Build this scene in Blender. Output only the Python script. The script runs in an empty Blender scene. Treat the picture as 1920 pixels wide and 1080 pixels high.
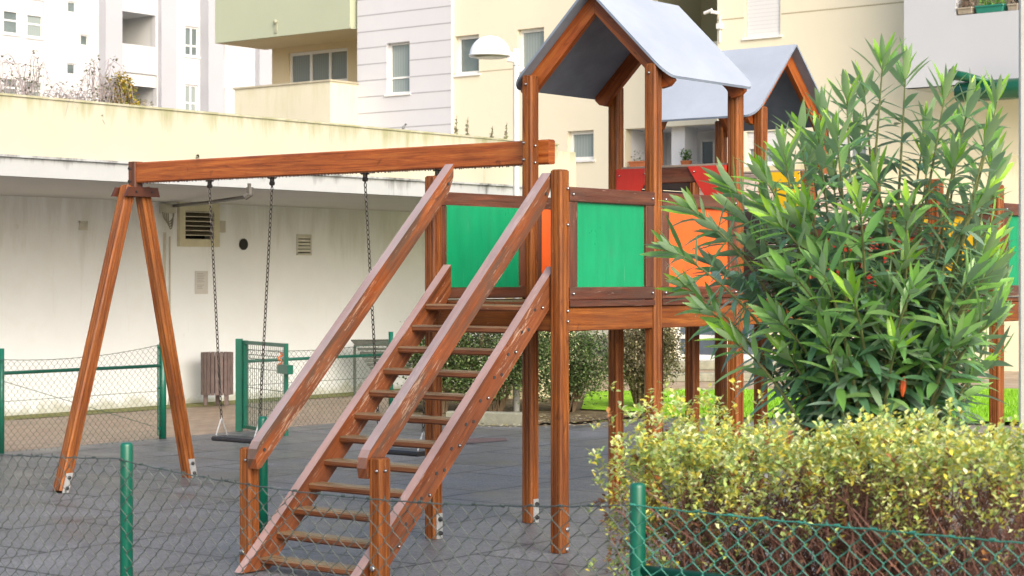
import bpy, math, random
from mathutils import Matrix, Vector
random.seed(7)
R = random.Random(11)
sc = bpy.context.scene
col = sc.collection
rad = math.radians

# ------------------------------------------------------------------ camera, world, sun, exposure
F, HY, CX, HC = 3565.0, 518.5, 960.0, 1.6       # focal length in photo pixels, horizon row, centre column, eye height
cd = bpy.data.cameras.new('camera'); cam = bpy.data.objects.new('camera', cd); col.objects.link(cam)
cam.location = (0, 0, HC); cam.rotation_euler = (rad(90), 0, 0)
cd.sensor_width = 36; cd.lens = 36 * F / 1920; cd.shift_y = -(540 - HY) / 1920
cd.clip_start = 0.05; cd.clip_end = 2000
cd.dof.use_dof = True; cd.dof.focus_distance = 11.4; cd.dof.aperture_fstop = 8.0
sc.camera = cam
w = bpy.data.worlds.new('World'); sc.world = w; w.use_nodes = True
nt = w.node_tree; bg = nt.nodes['Background']
sky = nt.nodes.new('ShaderNodeTexSky'); sky.sky_type = 'NISHITA'; sky.sun_disc = False
SUN_EL, SUN_AZ = rad(31), rad(155)               # azimuth from +Y towards +X: behind the camera, to the right
sky.sun_elevation = SUN_EL; sky.sun_rotation = SUN_AZ; sky.dust_density = 5.0; sky.air_density = 1.0; sky.ozone_density = 1.0
nt.links.new(sky.outputs[0], bg.inputs[0]); bg.inputs[1].default_value = 0.15
sd = bpy.data.lights.new('sun', 'SUN'); sun = bpy.data.objects.new('sun', sd); col.objects.link(sun)
sd.energy = 1.05; sd.angle = rad(60); sd.color = (1.0, 0.985, 0.97)
dv = Vector((math.sin(SUN_AZ) * math.cos(SUN_EL), math.cos(SUN_AZ) * math.cos(SUN_EL), math.sin(SUN_EL)))
sun.rotation_euler = dv.to_track_quat('Z', 'Y').to_euler(); sun.location = (3, -3, 12)
sc.view_settings.view_transform = 'Standard'; sc.view_settings.look = 'None'
sc.view_settings.exposure = 0.98; sc.view_settings.gamma = 1.0
sc.render.engine = 'CYCLES'

# ------------------------------------------------------------------ measuring helpers (photo pixels -> metres)
TH = 0.901
U = Vector((math.cos(TH), math.sin(TH), 0)); V = Vector((-math.sin(TH), math.cos(TH), 0))
S1 = Vector((0.277, 11.03, 0)); L = 0.965
def at(x, y, Z): return Vector(((x - CX) / F * Z, Z, HC - (y - HY) / F * Z))
def gnd(x, y): return at(x, y, HC * F / (y - HY))
def ab(a, b, z=0): return S1 + U * a + V * b + Vector((0, 0, z))
class Pl:
    """vertical plane through P along direction d (d points to the right in the picture); n points to the camera side"""
    def __init__(s, P, d):
        s.P = Vector((P.x, P.y, 0)); s.d = Vector((d.x, d.y, 0)).normalized(); s.n = Vector((s.d.y, -s.d.x, 0))
    def t(s, px):
        r = (px - CX) / F
        return (r * s.P.y - s.P.x) / (s.d.x - r * s.d.y)
    def z(s, px, py):
        return HC - (py - HY) / F * (s.P.y + s.d.y * s.t(px))
    def pt(s, t, z, off=0): return s.P + s.d * t + s.n * off + Vector((0, 0, z))
    def back(s, off): return Pl(s.P - s.n * off, s.d)

# ------------------------------------------------------------------ mesh builder
class MB:
    def __init__(s): s.v = []; s.f = []; s.uv = []; s.mi = []; s.c = []; s.cur = 0; s.tint = None
    def vert(s, p):
        s.v.append((p[0], p[1], p[2])); s.c.append(s.tint or (1, 1, 1, 1)); return len(s.v) - 1
    def face(s, idx, uv=None):
        s.f.append(tuple(idx)); s.mi.append(s.cur); s.uv.extend(uv if uv else [(0, 0)] * len(idx))
    def quad(s, *ps, uv=None):
        s.face([s.vert(p) for p in ps], uv)
    def extr(s, prof, p0, p1, X, Y, caps=True, end_prof=None):
        """closed 2D profile swept from p0 to p1; uv.x runs along the length"""
        p0 = Vector(p0); p1 = Vector(p1); Ln = (p1 - p0).length; n = len(prof); ep = end_prof or prof
        a = [s.vert(p0 + X * q[0] + Y * q[1]) for q in prof]
        b = [s.vert(p1 + X * q[0] + Y * q[1]) for q in ep]
        o = R.random() * 40; w0 = R.random() * 7; c = 0
        for i in range(n):
            j = (i + 1) % n; dd = math.hypot(prof[j][0] - prof[i][0], prof[j][1] - prof[i][1])
            s.face([a[i], a[j], b[j], b[i]], [(o, w0 + c), (o, w0 + c + dd), (o + Ln, w0 + c + dd), (o + Ln, w0 + c)]); c += dd
        if caps:
            s.face(a[::-1], [(o + q[0], w0 + q[1]) for q in prof[::-1]]); s.face(b, [(o + q[0], w0 + q[1]) for q in ep])
    def beam(s, p0, p1, wd, ht, up=(0, 0, 1), bev=.006, groove=0, caps=True):
        p0 = Vector(p0); p1 = Vector(p1); ax = (p1 - p0).normalized(); up = Vector(up)
        X = ax.cross(up).normalized(); Y = X.cross(ax).normalized()
        s.extr(rprof(wd, ht, bev, groove), p0, p1, X, Y, caps)
    def box(s, c0, c1, X=Vector((1, 0, 0)), Y=Vector((0, 1, 0)), O=Vector((0, 0, 0))):
        P = [O + X * x + Y * y + Vector((0, 0, z)) for x in (c0[0], c1[0]) for y in (c0[1], c1[1]) for z in (c0[2], c1[2])]
        i = [s.vert(p) for p in P]
        for q in ((0, 1, 3, 2), (4, 6, 7, 5), (0, 4, 5, 1), (2, 3, 7, 6), (0, 2, 6, 4), (1, 5, 7, 3)):
            s.face([i[k] for k in q])
    def tube(s, pts, r, n=8, caps=True):
        pts = [Vector(p) for p in pts]; rs = r if isinstance(r, (list, tuple)) else [r] * len(pts); rings = []
        ref = Vector((0, 0, 1)); X = None
        for i, p in enumerate(pts):
            d = (pts[min(i + 1, len(pts) - 1)] - pts[max(i - 1, 0)])
            if d.length < 1e-9: d = Vector((0, 0, 1))
            d.normalize()
            if X is None:
                X = d.cross(ref if abs(d.z) < .9 else Vector((1, 0, 0))).normalized()
            else:
                X = (X - d * X.dot(d)); X = X.normalized() if X.length > 1e-6 else d.orthogonal().normalized()
            Y = d.cross(X)
            rings.append([s.vert(p + (X * math.cos(2 * math.pi * k / n) + Y * math.sin(2 * math.pi * k / n)) * rs[i]) for k in range(n)])
        for A, B in zip(rings, rings[1:]):
            for k in range(n): s.face([A[k], A[(k + 1) % n], B[(k + 1) % n], B[k]])
        if caps: s.face(rings[0][::-1]); s.face(rings[-1])
    def ball(s, c, r, sx=1, sy=1, sz=1, n=10, m=7, z0=-1.0):
        c = Vector(c); rings = []
        for j in range(m + 1):
            ph = math.acos(max(-1, min(1, 1 - (1 - z0) * j / m))) if z0 > -1 else math.pi * j / m
            rings.append([s.vert(c + Vector((math.sin(ph) * math.cos(2 * math.pi * k / n) * r * sx, math.sin(ph) * math.sin(2 * math.pi * k / n) * r * sy, math.cos(ph) * r * sz))) for k in range(n)])
        for A, B in zip(rings, rings[1:]):
            for k in range(n): s.face([A[k], B[k], B[(k + 1) % n], A[(k + 1) % n]])
        if z0 > -1: s.face(rings[-1][::-1])
    def build(s, name, mats, parent=None, smooth=False, world=True, colors=False):
        me = bpy.data.meshes.new(name)
        M = ROOT.get(parent.name) if parent else None
        if M is not None and world:
            Mi = M.inverted(); s.v = [tuple(Mi @ Vector(p)) for p in s.v]
        me.from_pydata(s.v, [], s.f)
        if not isinstance(mats, (list, tuple)): mats = [mats]
        for m in mats: me.materials.append(m)
        me.polygons.foreach_set('material_index', s.mi)
        uvl = me.uv_layers.new(name='uv'); uvl.data.foreach_set('uv', [x for q in s.uv for x in q])
        if colors:
            ca = me.color_attributes.new('tint', 'FLOAT_COLOR', 'POINT'); ca.data.foreach_set('color', [x for q in s.c for x in q])
        if smooth:
            me.polygons.foreach_set('use_smooth', [True] * len(s.f))
        me.update()
        o = bpy.data.objects.new(name, me); col.objects.link(o)
        if parent: o.parent = parent; ROOT[o.name] = ROOT[parent.name]
        else: ROOT[o.name] = Matrix.Identity(4)
        return o
ROOT = {}
def rprof(wd, ht, bev=.006, groove=0):
    """rectangular profile with chamfered corners and, if asked, two shallow V grooves in every side"""
    x, y = wd / 2, ht / 2; out = []
    for (sx, sy, hx, hy) in ((1, 0, x, y), (0, 1, x, y), (-1, 0, x, y), (0, -1, x, y)):
        # side with outward normal (sx,sy); walk counter-clockwise
        tx, ty = -sy, sx; half = hy if sx else hx; dist = hx if sx else hy
        def P(t, d): return (sx * (dist - d) + tx * t, sy * (dist - d) + ty * t)
        out.append(P(-half + bev, 0))
        if groove:
            for g in (-.30, .30):
                t = g * half * 1.2
                out += [P(t - groove, 0), P(t - groove * .3, groove * 1.5), P(t + groove * .3, groove * 1.5), P(t + groove, 0)]
        out.append(P(half - bev, 0))
    return out
def root(name, loc, label, cat, rz=0, group=None):
    o = bpy.data.objects.new(name, None); col.objects.link(o); o.location = loc; o.rotation_euler = (0, 0, rz)
    o.empty_display_size = .1; o['label'] = label; o['category'] = cat
    if group: o['group'] = group
    ROOT[o.name] = Matrix.Translation(Vector(loc)) @ Matrix.Rotation(rz, 4, 'Z'); return o
def tag(o, label=None, cat=None, group=None, kind=None):
    for k, v in (('label', label), ('category', cat), ('group', group), ('kind', kind)):
        if v: o[k] = v
    return o
def copy_tree(o, parent=None):
    c = o.copy(); col.objects.link(c)
    if parent: c.parent = parent
    for ch in [x for x in bpy.data.objects if x.parent == o]: copy_tree(ch, c)
    return c

# ------------------------------------------------------------------ materials
class NG:
    def __init__(s, name):
        s.m = bpy.data.materials.new(name); s.m.use_nodes = True; s.t = s.m.node_tree; s.b = s.t.nodes['Principled BSDF']
    def n(s, ty, **kw):
        x = s.t.nodes.new('ShaderNode' + ty)
        for k, v in kw.items(): setattr(x, k, v)
        return x
    def l(s, a, b): s.t.links.new(a, b)
    def coord(s, kind='Object', scale=(1, 1, 1), rot=(0, 0, 0)):
        tc = s.n('TexCoord'); mp = s.n('Mapping'); mp.inputs['Scale'].default_value = scale; mp.inputs['Rotation'].default_value = rot
        s.l(tc.outputs[kind], mp.inputs[0]); return mp.outputs[0]
    def noise(s, vec, scale, detail=4, rough=.55, dist=0):
        x = s.n('TexNoise'); x.inputs['Scale'].default_value = scale; x.inputs['Detail'].default_value = detail
        x.inputs['Roughness'].default_value = rough; x.inputs['Distortion'].default_value = dist; s.l(vec, x.inputs['Vector']); return x.outputs['Fac']
    def ramp(s, fac, stops):
        x = s.n('ValToRGB'); e = x.color_ramp.elements
        while len(e) < len(stops): e.new(.5)
        for i, (p, c) in enumerate(stops):
            e[i].position = p; e[i].color = (*c, 1) if len(c) == 3 else c
        s.l(fac, x.inputs[0]); return x.outputs[0]
    def mix(s, f, a, b, mode='MIX'):
        x = s.n('MixRGB', blend_type=mode)
        for inp, v in zip(x.inputs, (f, a, b)):
            if hasattr(v, 'links') or hasattr(v, 'is_linked'): s.l(v, inp)
            elif isinstance(v, (int, float)): inp.default_value = v
            else: inp.default_value = (*v, 1)
        return x.outputs[0]
    def math(s, op, a, b=0):
        x = s.n('Math', operation=op)
        for inp, v in zip(x.inputs, (a, b)):
            if isinstance(v, (int, float)): inp.default_value = v
            else: s.l(v, inp)
        return x.outputs[0]
    def bump(s, h, st=.2, d=.01):
        x = s.n('Bump'); x.inputs['Strength'].default_value = st; x.inputs['Distance'].default_value = d; s.l(h, x.inputs['Height']); s.l(x.outputs[0], s.b.inputs['Normal'])
    def out(s, c, rough=.6, metal=0, spec=.5):
        i = s.b.inputs
        if isinstance(c, tuple): i['Base Color'].default_value = (*c, 1)
        else: s.l(c, i['Base Color'])
        if isinstance(rough, (int, float)): i['Roughness'].default_value = rough
        else: s.l(rough, i['Roughness'])
        i['Metallic'].default_value = metal; i['Specular IOR Level'].default_value = spec
        return s.m
def wood(name, dark, mid, light, worn=0.0, wornc=(.42, .34, .30), rough=.42, moss=0.0, moss_sheen_c=(.30, .25, .12), grey=0.0, spec=.4):
    g = NG(name); oi = g.n('ObjectInfo'); uv = g.coord('UV', (1, 1, 1))
    def mp(sx, sy):
        a = g.n('Mapping'); a.inputs['Scale'].default_value = (sx, sy, 1); g.l(uv, a.inputs[0]); return a.outputs[0]
    big = g.noise(mp(1.1, 26), 1.0, 6, .62, 1.1); fine = g.noise(mp(7, 240), 1.0, 4, .65); mid_ = g.noise(mp(2.2, 7), 1.0, 4, .6, .5)
    c = g.ramp(big, [(.30, dark), (.48, mid), (.70, light)])
    c = g.mix(.55, c, g.ramp(fine, [(.3, (.42, .40, .38)), (.7, (1.3, 1.3, 1.3))]), 'MULTIPLY')
    c = g.mix(.6, c, g.ramp(mid_, [(.32, (.55, .52, .5)), (.55, (1, 1, 1)), (.72, (1.3, 1.25, 1.2))]), 'MULTIPLY')
    kn = g.noise(mp(6, 10), 1.0, 3, .5, 1.2)
    c = g.mix(g.ramp(kn, [(.66, (0, 0, 0)), (.75, (.6,) * 3)]), c, tuple(x * .35 for x in dark))
    c = g.mix(g.math('MULTIPLY', oi.outputs['Random'], .30), c, dark)
    if grey:
        gn = g.noise(mp(1.6, 12), 1.0, 7, .68, .8); c = g.mix(g.ramp(gn, [(.40, (0, 0, 0)), (.58, (grey,) * 3)]), c, (.075, .050, .036))
    if worn:
        wn = g.noise(mp(7, 75), 1.0, 9, .78, .4); w2 = g.noise(mp(1.7, 9), 1.0, 4, .6)
        k = g.math('ADD', wn, g.math('MULTIPLY', g.math('SUBTRACT', w2, .5), .45)); lo = .66 - worn * .16
        c = g.mix(g.ramp(k, [(lo, (0, 0, 0)), (lo + .035, (.9,) * 3)]), c, wornc)
    if moss:
        geo = g.n('NewGeometry'); sx = g.n('SeparateXYZ'); g.l(geo.outputs['Normal'], sx.inputs[0])
        up = g.math('MULTIPLY', g.math('MAXIMUM', sx.outputs[2], 0), moss)
        c = g.mix(g.math('MULTIPLY', up, g.ramp(mid_, [(.2, (.6,) * 3), (.6, (1,) * 3)])), c, moss_sheen_c)  # up-facing wood tinted: mossy treads, sky sheen painted on rails and stringers
    g.bump(fine, .35, .004)
    return g.out(c, g.ramp(big, [(.3, (rough - .1,) * 3), (.7, (rough + .15,) * 3)]), 0, spec)
M = {}
M['post'] = wood('varnished_wood', (.085, .019, .006), (.235, .068, .010), (.39, .138, .023), worn=.12, wornc=(.36, .19, .10), grey=.22, rough=.5, spec=.3)
M['beam'] = wood('beam_wood', (.13, .026, .006), (.33, .082, .015), (.48, .16, .035))
M['worn'] = wood('worn_wood', (.085, .024, .008), (.235, .062, .016), (.36, .12, .036), worn=.48, wornc=(.36, .25, .18), rough=.40, moss=.95, moss_sheen_c=(.40, .34, .35), grey=.85, spec=.35)  # lilac-grey tops: peeled varnish plus sky sheen put into the colour
M['worn_light'] = wood('stringer_wood', (.085, .024, .008), (.22, .060, .017), (.33, .11, .035), worn=.34, wornc=(.40, .27, .2), rough=.40, moss=.95, moss_sheen_c=(.42, .33, .33), grey=.3, spec=.35)  # stringer tops carry the same painted sky sheen
M['rail'] = wood('dark_rail_wood', (.045, .014, .008), (.13, .040, .019), (.22, .085, .045), worn=.2, wornc=(.30, .21, .17), grey=.5)
M['tread'] = wood('tread_wood', (.07, .023, .01), (.18, .062, .024), (.29, .12, .05), worn=.15, moss=.75, moss_sheen_c=(.22, .18, .10), rough=.30)
M['grey_plank'] = wood('grey_plank', (.22, .18, .15), (.42, .36, .31), (.58, .51, .44), worn=.3, wornc=(.62, .57, .5), rough=.6)
M['shade_plank'] = wood('shade_plank', (.004, .003, .003), (.010, .006, .005), (.02, .011, .008))  # near-black: the passage's inner shade put into the board colour
def panelmat(name, c):
    g = NG(name); o = g.coord('Object', (1, 1, .18)); n = g.noise(o, 9, 7, .7); n2 = g.noise(g.coord('Object'), 5, 6, .7); sc_ = g.noise(g.coord('Object', (1, 1, .05), (.3, .2, .5)), 60, 3, .6)
    cc = g.ramp(n, [(.3, tuple(x * .82 for x in c)), (.7, tuple(min(1, x * 1.1) for x in c))]); cc = g.mix(g.ramp(n2, [(.55, (0, 0, 0)), (.75, (.22,) * 3)]), cc, tuple(x * .5 + .03 for x in c)); cc = g.mix(g.ramp(sc_, [(.70, (0, 0, 0)), (.73, (.3,) * 3)]), cc, tuple(min(1, x * .7 + .18) for x in c))
    return g.out(cc, g.ramp(n2, [(.3, (.25,) * 3), (.7, (.5,) * 3)]), 0, .5)
def paint(name, c, rough=.4, var=.12, scale=3.0, spec=.5, bump=0, metal=0, dirt=None, dirtamt=.5):
    g = NG(name); o = g.coord('Object'); n = g.noise(o, scale, 6, .6)
    cc = g.ramp(n, [(.3, tuple(x * (1 - var) for x in c)), (.7, tuple(min(1, x * (1 + var * .5)) for x in c))])
    if dirt:
        n2 = g.noise(o, scale * 2.7, 8, .7, .4); cc = g.mix(g.ramp(n2, [(.5, (0, 0, 0)), (.72, (dirtamt,) * 3)]), cc, dirt)
    if bump: g.bump(g.noise(o, scale * 25, 4), bump, .01)
    return g.out(cc, rough, metal, spec)
M['green_panel'] = panelmat('green_panel', (.004, .265, .110))
M['orange_panel'] = panelmat('orange_panel', (.72, .115, .022))
M['red_panel'] = panelmat('red_panel', (.50, .03, .02))
M['yellow_panel'] = paint('yellow_panel', (.72, .45, .01), .38, .06, 4)
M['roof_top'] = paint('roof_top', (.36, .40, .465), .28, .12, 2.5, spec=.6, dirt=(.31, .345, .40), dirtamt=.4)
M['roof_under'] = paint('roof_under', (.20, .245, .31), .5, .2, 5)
M['galv'] = paint('galvanised_steel', (.52, .54, .55), .35, .2, 30, metal=.5)
M['steel'] = paint('bolt_steel', (.40, .40, .40), .25, .2, 30, metal=.9)
M['chain'] = paint('chain_steel', (.022, .018, .015), .40, .4, 40, metal=.2)
M['rubber'] = paint('black_rubber', (.022, .022, .024), .45, .3, 20)
M['fence_green'] = paint('fence_green', (.003, .105, .066), .30, .15, 8)
M['mesh_green'] = paint('mesh_green', (.035, .09, .07), .4, .35, 10)
M['mesh_front'] = paint('mesh_front', (.055, .075, .068), .36, .5, 6)
M['mesh_front_right'] = paint('mesh_front_right', (.04, .21, .16), .36, .4, 6)
M['white_frame'] = paint('white_frame', (.78, .78, .76), .4, .04, 5)
M['lamp_white'] = paint('lamp_white', (.86, .86, .86), .22, .03, 5)
M['lamp_pole'] = paint('lamp_pole', (.62, .65, .66), .4, .06, 5)
M['terracotta'] = paint('terracotta', (.55, .17, .06), .7, .2, 8)
M['bin'] = paint('bin_slats', (.15, .11, .105), .55, .25, 12)
M['bench'] = paint('bench_slats', (.10, .115, .10), .6, .35, 12)
M['curtain'] = None
M['planter_green'] = paint('planter_green', (.02, .19, .14), .4, .1, 8)
M['awning'] = paint('awning_green', (.008, .10, .05), .25, .15, 3)
M['stone'] = paint('stone_planter', (.35, .30, .24), .85, .3, 12, bump=.2)
M['kerb'] = paint('kerb_stone', (.26, .26, .20), .85, .25, 9, bump=.3, dirt=(.12, .14, .07))
M['dark'] = paint('dark_interior', (.03, .032, .035), .8, .2, 3)
M['trunk'] = paint('stem_bark', (.13, .09, .05), .8, .35, 25)
M['twig'] = paint('brown_twig', (.16, .075, .055), .8, .45, 14)
M['paper'] = paint('paper_sheet', (.60, .60, .58), .6, .05, 10)
M['ink'] = paint('faded_ink', (.36, .36, .36), .7, .05, 10)
M['orange_tag'] = paint('orange_cord', (.75, .22, .08), .6, .25, 60)
M['bird'] = paint('bird_feathers', (.22, .23, .23), .7, .5, 60)
M['bird_dark'] = paint('bird_dark', (.04, .04, .045), .6, .3, 60)
def glass(name, c=(.12, .15, .15), rough=.06):
    g = NG(name); o = g.coord('Object', (1, 1, 1)); n = g.noise(o, 1.1, 3)
    return g.out(g.ramp(n, [(.3, tuple(x * .7 for x in c)), (.7, tuple(x * 1.35 for x in c))]), rough, 0, .7)
M['glass'] = glass('window_glass'); M['glass_dark'] = glass('window_glass_dark', (.10, .13, .16))
def curtain(name, c):
    g = NG(name); o = g.coord('UV', (1, 1, 1)); wv = g.n('TexWave'); wv.inputs['Scale'].default_value = 3.2; wv.inputs['Distortion'].default_value = 1.2
    g.l(o, wv.inputs[0]); cc = g.ramp(wv.outputs['Fac'], [(0, tuple(x * .84 for x in c)), (1, c)]); return g.out(cc, .12, 0, .5)
M['curtain'] = curtain('curtained_glass', (.22, .24, .22))
M['curtain_pale'] = curtain('curtained_glass_pale', (.28, .33, .32))
def shutter(name, c):
    g = NG(name); o = g.coord('UV'); wv = g.n('TexWave', bands_direction='Y', wave_profile='SAW'); wv.inputs['Scale'].default_value = 3.4
    g.l(o, wv.inputs[0]); cc = g.ramp(wv.outputs['Fac'], [(0, tuple(x * .75 for x in c)), (.18, c), (1, c)]); return g.out(cc, .5)
M['shutter'] = shutter('roller_shutter', (.68, .68, .67))
def wall(name, c, stain=None, ztop=None, zfall=.4, amt=.6, blot=None, bscale=.8, bamt=.25, rough=.85, zbot=None, low=None):
    """painted render: weak mottling, optional rain stains running down from ztop, optional grime near the ground"""
    g = NG(name); tc = g.n('TexCoord'); ge = g.n('NewGeometry'); sp = g.n('SeparateXYZ'); g.l(ge.outputs['Position'], sp.inputs[0])
    mp = g.n('Mapping'); mp.inputs['Scale'].default_value = (1, 1, 1); g.l(ge.outputs['Position'], mp.inputs[0]); pos = mp.outputs[0]
    n = g.noise(pos, bscale, 6, .62)
    cc = g.ramp(n, [(.3, tuple(x * .95 for x in c)), (.7, tuple(min(1, x * 1.03) for x in c))])
    if blot:
        n3 = g.noise(pos, bscale * 2.3, 9, .7, .5); cc = g.mix(g.ramp(n3, [(.54, (0, 0, 0)), (.75, (bamt,) * 3)]), cc, blot)
    if stain:
        m2 = g.n('Mapping'); m2.inputs['Scale'].default_value = (2.4, 2.4, .35); g.l(ge.outputs['Position'], m2.inputs[0])
        st = g.noise(m2.outputs[0], 1.9, 8, .68, .3)
        fall = g.math('SUBTRACT', 1, g.math('DIVIDE', g.math('SUBTRACT', ztop, sp.outputs[2]), zfall))
        fall = g.math('MAXIMUM', g.math('MINIMUM', fall, 1), 0)
        k = g.math('ADD', g.math('MULTIPLY', fall, .34), st)
        cc = g.mix(g.ramp(k, [(.60, (0, 0, 0)), (.84, (amt,) * 3)]), cc, stain)
    if low:
        m3 = g.noise(pos, 3.0, 6, .65); f2 = g.math('MAXIMUM', g.math('SUBTRACT', 1, g.math('DIVIDE', sp.outputs[2], zbot)), 0)
        k2 = g.math('ADD', g.math('MULTIPLY', f2, .4), m3)
        cc = g.mix(g.ramp(k2, [(.68, (0, 0, 0)), (.85, (.6,) * 3)]), cc, low)
    g.bump(g.noise(pos, 22, 4), .12, .01)
    return g.out(cc, rough, 0, .3)
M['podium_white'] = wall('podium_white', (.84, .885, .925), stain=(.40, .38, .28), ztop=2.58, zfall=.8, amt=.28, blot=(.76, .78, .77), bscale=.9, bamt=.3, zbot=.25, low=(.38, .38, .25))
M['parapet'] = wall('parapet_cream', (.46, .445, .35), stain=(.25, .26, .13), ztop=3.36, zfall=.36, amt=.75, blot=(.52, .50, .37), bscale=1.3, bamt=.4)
M['fascia'] = wall('fascia_concrete', (.38, .40, .41), stain=(.07, .07, .06), ztop=2.84, zfall=.26, amt=.9, blot=(.42, .43, .42), bscale=2.2, bamt=.4)
M['soffit'] = wall('soffit', (.50, .51, .51), bscale=.6)
M['cream'] = wall('cream_render', (.77, .71, .545), blot=(.75, .69, .52), bscale=.35)
M['cream_deep'] = wall('cream_deep', (.72, .60, .38), bscale=.4)
M['cream_pale'] = wall('balcony_cream', (.64, .61, .47), stain=(.50, .44, .22), ztop=8.6, zfall=3.0, amt=.35, bscale=.5)
M['green_wall'] = wall('sage_render', (.42, .46, .335), bscale=.4, blot=(.39, .43, .30))
M['white_wall'] = wall('white_render', (.52, .53, .55), bscale=.3)
M['grey_wall'] = wall('pale_grey_render', (.44, .46, .50), bscale=.3)
M['panel_white'] = wall('white_cladding', (.60, .605, .63), bscale=.3)
M['joint'] = paint('joint', (.36, .36, .38), .9, .1, 3)
M['joint_cream'] = paint('joint_cream', (.44, .38, .25), .9, .1, 3)
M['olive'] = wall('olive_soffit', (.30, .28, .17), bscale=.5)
M['pillar'] = wall('concrete_pillar', (.60, .60, .54), blot=(.40, .40, .34), bscale=3.5, bamt=.5)
# ground materials
def g_rubber():
    g = NG('rubber_paving'); ge = g.n('NewGeometry'); mp = g.n('Mapping'); mp.inputs['Rotation'].default_value = (0, 0, -TH); g.l(ge.outputs['Position'], mp.inputs[0]); p = mp.outputs[0]
    m2 = g.n('Mapping'); m2.inputs['Rotation'].default_value = (0, 0, 0); m2.inputs['Scale'].default_value = (1, 1, 1); g.l(ge.outputs['Position'], m2.inputs[0])
    n = g.noise(p, 1.1, 8, .65, .3); n2 = g.noise(m2.outputs[0], 55, 5, .7); n4 = g.noise(m2.outputs[0], 14, 8, .75)
    c = g.ramp(n, [(.32, (.082, .086, .093)), (.5, (.118, .123, .131)), (.66, (.165, .170, .178))])
    c = g.mix(.85, c, g.ramp(n2, [(.36, (.35, .35, .36)), (.64, (1.6, 1.6, 1.6))]), 'MULTIPLY')
    c = g.mix(g.ramp(n4, [(.52, (0, 0, 0)), (.66, (.5,) * 3)]), c, (.23, .23, .245))
    br = g.n('TexBrick'); br.offset = .5; br.inputs['Scale'].default_value = 1.0; br.inputs['Brick Width'].default_value = 1.0; br.inputs['Row Height'].default_value = 1.0
    br.inputs['Mortar Size'].default_value = .018; br.inputs['Mortar Smooth'].default_value = .3
    wob = g.n('VectorMath', operation='ADD'); nn = g.n('TexNoise'); nn.inputs['Scale'].default_value = 3; g.l(p, nn.inputs[0])
    sc_ = g.n('VectorMath', operation='SCALE'); g.l(nn.outputs['Color'], sc_.inputs[0]); sc_.inputs['Scale'].default_value = .03
    g.l(p, wob.inputs[0]); g.l(sc_.outputs[0], wob.inputs[1]); g.l(wob.outputs[0], br.inputs[0])
    c = g.mix(g.math('MULTIPLY', br.outputs['Fac'], .97), c, (.02, .02, .022))
    g.bump(n2, .35, .006)
    return g.out(c, g.ramp(n, [(.35, (.30,) * 3), (.65, (.6,) * 3)]), 0, .5)
M['rubber_ground'] = g_rubber()
def g_brick():
    g = NG('brick_paving'); ge = g.n('NewGeometry'); mp = g.n('Mapping'); mp.inputs['Rotation'].default_value = (0, 0, -TH); g.l(ge.outputs['Position'], mp.inputs[0])
    br = g.n('TexBrick'); br.inputs['Scale'].default_value = 1.0; br.inputs['Brick Width'].default_value = .21; br.inputs['Row Height'].default_value = .105; br.inputs['Mortar Size'].default_value = .007
    br.inputs['Color1'].default_value = (.30, .22, .17, 1); br.inputs['Color2'].default_value = (.40, .31, .25, 1); br.inputs['Mortar'].default_value = (.15, .14, .11, 1)
    g.l(mp.outputs[0], br.inputs[0]); n = g.noise(mp.outputs[0], .9, 8, .65)
    c = g.mix(g.ramp(n, [(.45, (0, 0, 0)), (.7, (.55,) * 3)]), br.outputs['Color'], (.27, .24, .17))
    g.bump(br.outputs['Fac'], -.3, .01); return g.out(c, .6)
M['brick_ground'] = g_brick()
def g_soil(name, a, b, c3, sc1=4, rough=.95):
    g = NG(name); ge = g.n('NewGeometry'); mp = g.n('Mapping'); g.l(ge.outputs['Position'], mp.inputs[0])
    n = g.noise(mp.outputs[0], sc1, 10, .72, .4); g.bump(g.noise(mp.outputs[0], sc1 * 8, 5), .6, .03)
    return g.out(g.ramp(n, [(.3, a), (.5, b), (.72, c3)]), rough, 0, .2)
M['soil'] = g_soil('soil', (.05, .035, .02), (.12, .09, .05), (.24, .22, .13), 7)
M['lawn'] = g_soil('lawn', (.14, .30, .015), (.22, .46, .02), (.31, .56, .04), 5)
M['moss'] = g_soil('mossy_strip', (.14, .15, .05), (.24, .25, .10), (.34, .30, .18), 5)
M['plain'] = g_soil('plain_ground', (.16, .14, .11), (.24, .21, .17), (.33, .30, .25), 1.5)
M['terrace'] = g_soil('terrace_tan', (.24, .18, .12), (.36, .28, .20), (.44, .37, .28), 2.0, .7)
def leafmat(name, back=None, rough=.38, trans=.25):
    g = NG(name); at_ = g.n('Attribute'); at_.attribute_name = 'tint'; c = at_.outputs['Color']
    if back:
        ge = g.n('NewGeometry'); c = g.mix(ge.outputs['Backfacing'], c, g.mix(.65, c, back))
    m = g.out(c, rough, 0, .5)
    if trans:
        tr = g.n('BsdfTranslucent'); g.l(c, tr.inputs[0]); mx = g.n('MixShader'); mx.inputs[0].default_value = trans
        o = g.t.nodes['Material Output']; g.l(g.b.outputs[0], mx.inputs[1]); g.l(tr.outputs[0], mx.inputs[2]); g.l(mx.outputs[0], o.inputs[0])
    return m
M['oleander'] = leafmat('oleander_leaf', (.32, .42, .32), .28, .30)
M['leaf'] = leafmat('small_leaf', None, .45, .30)

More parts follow.
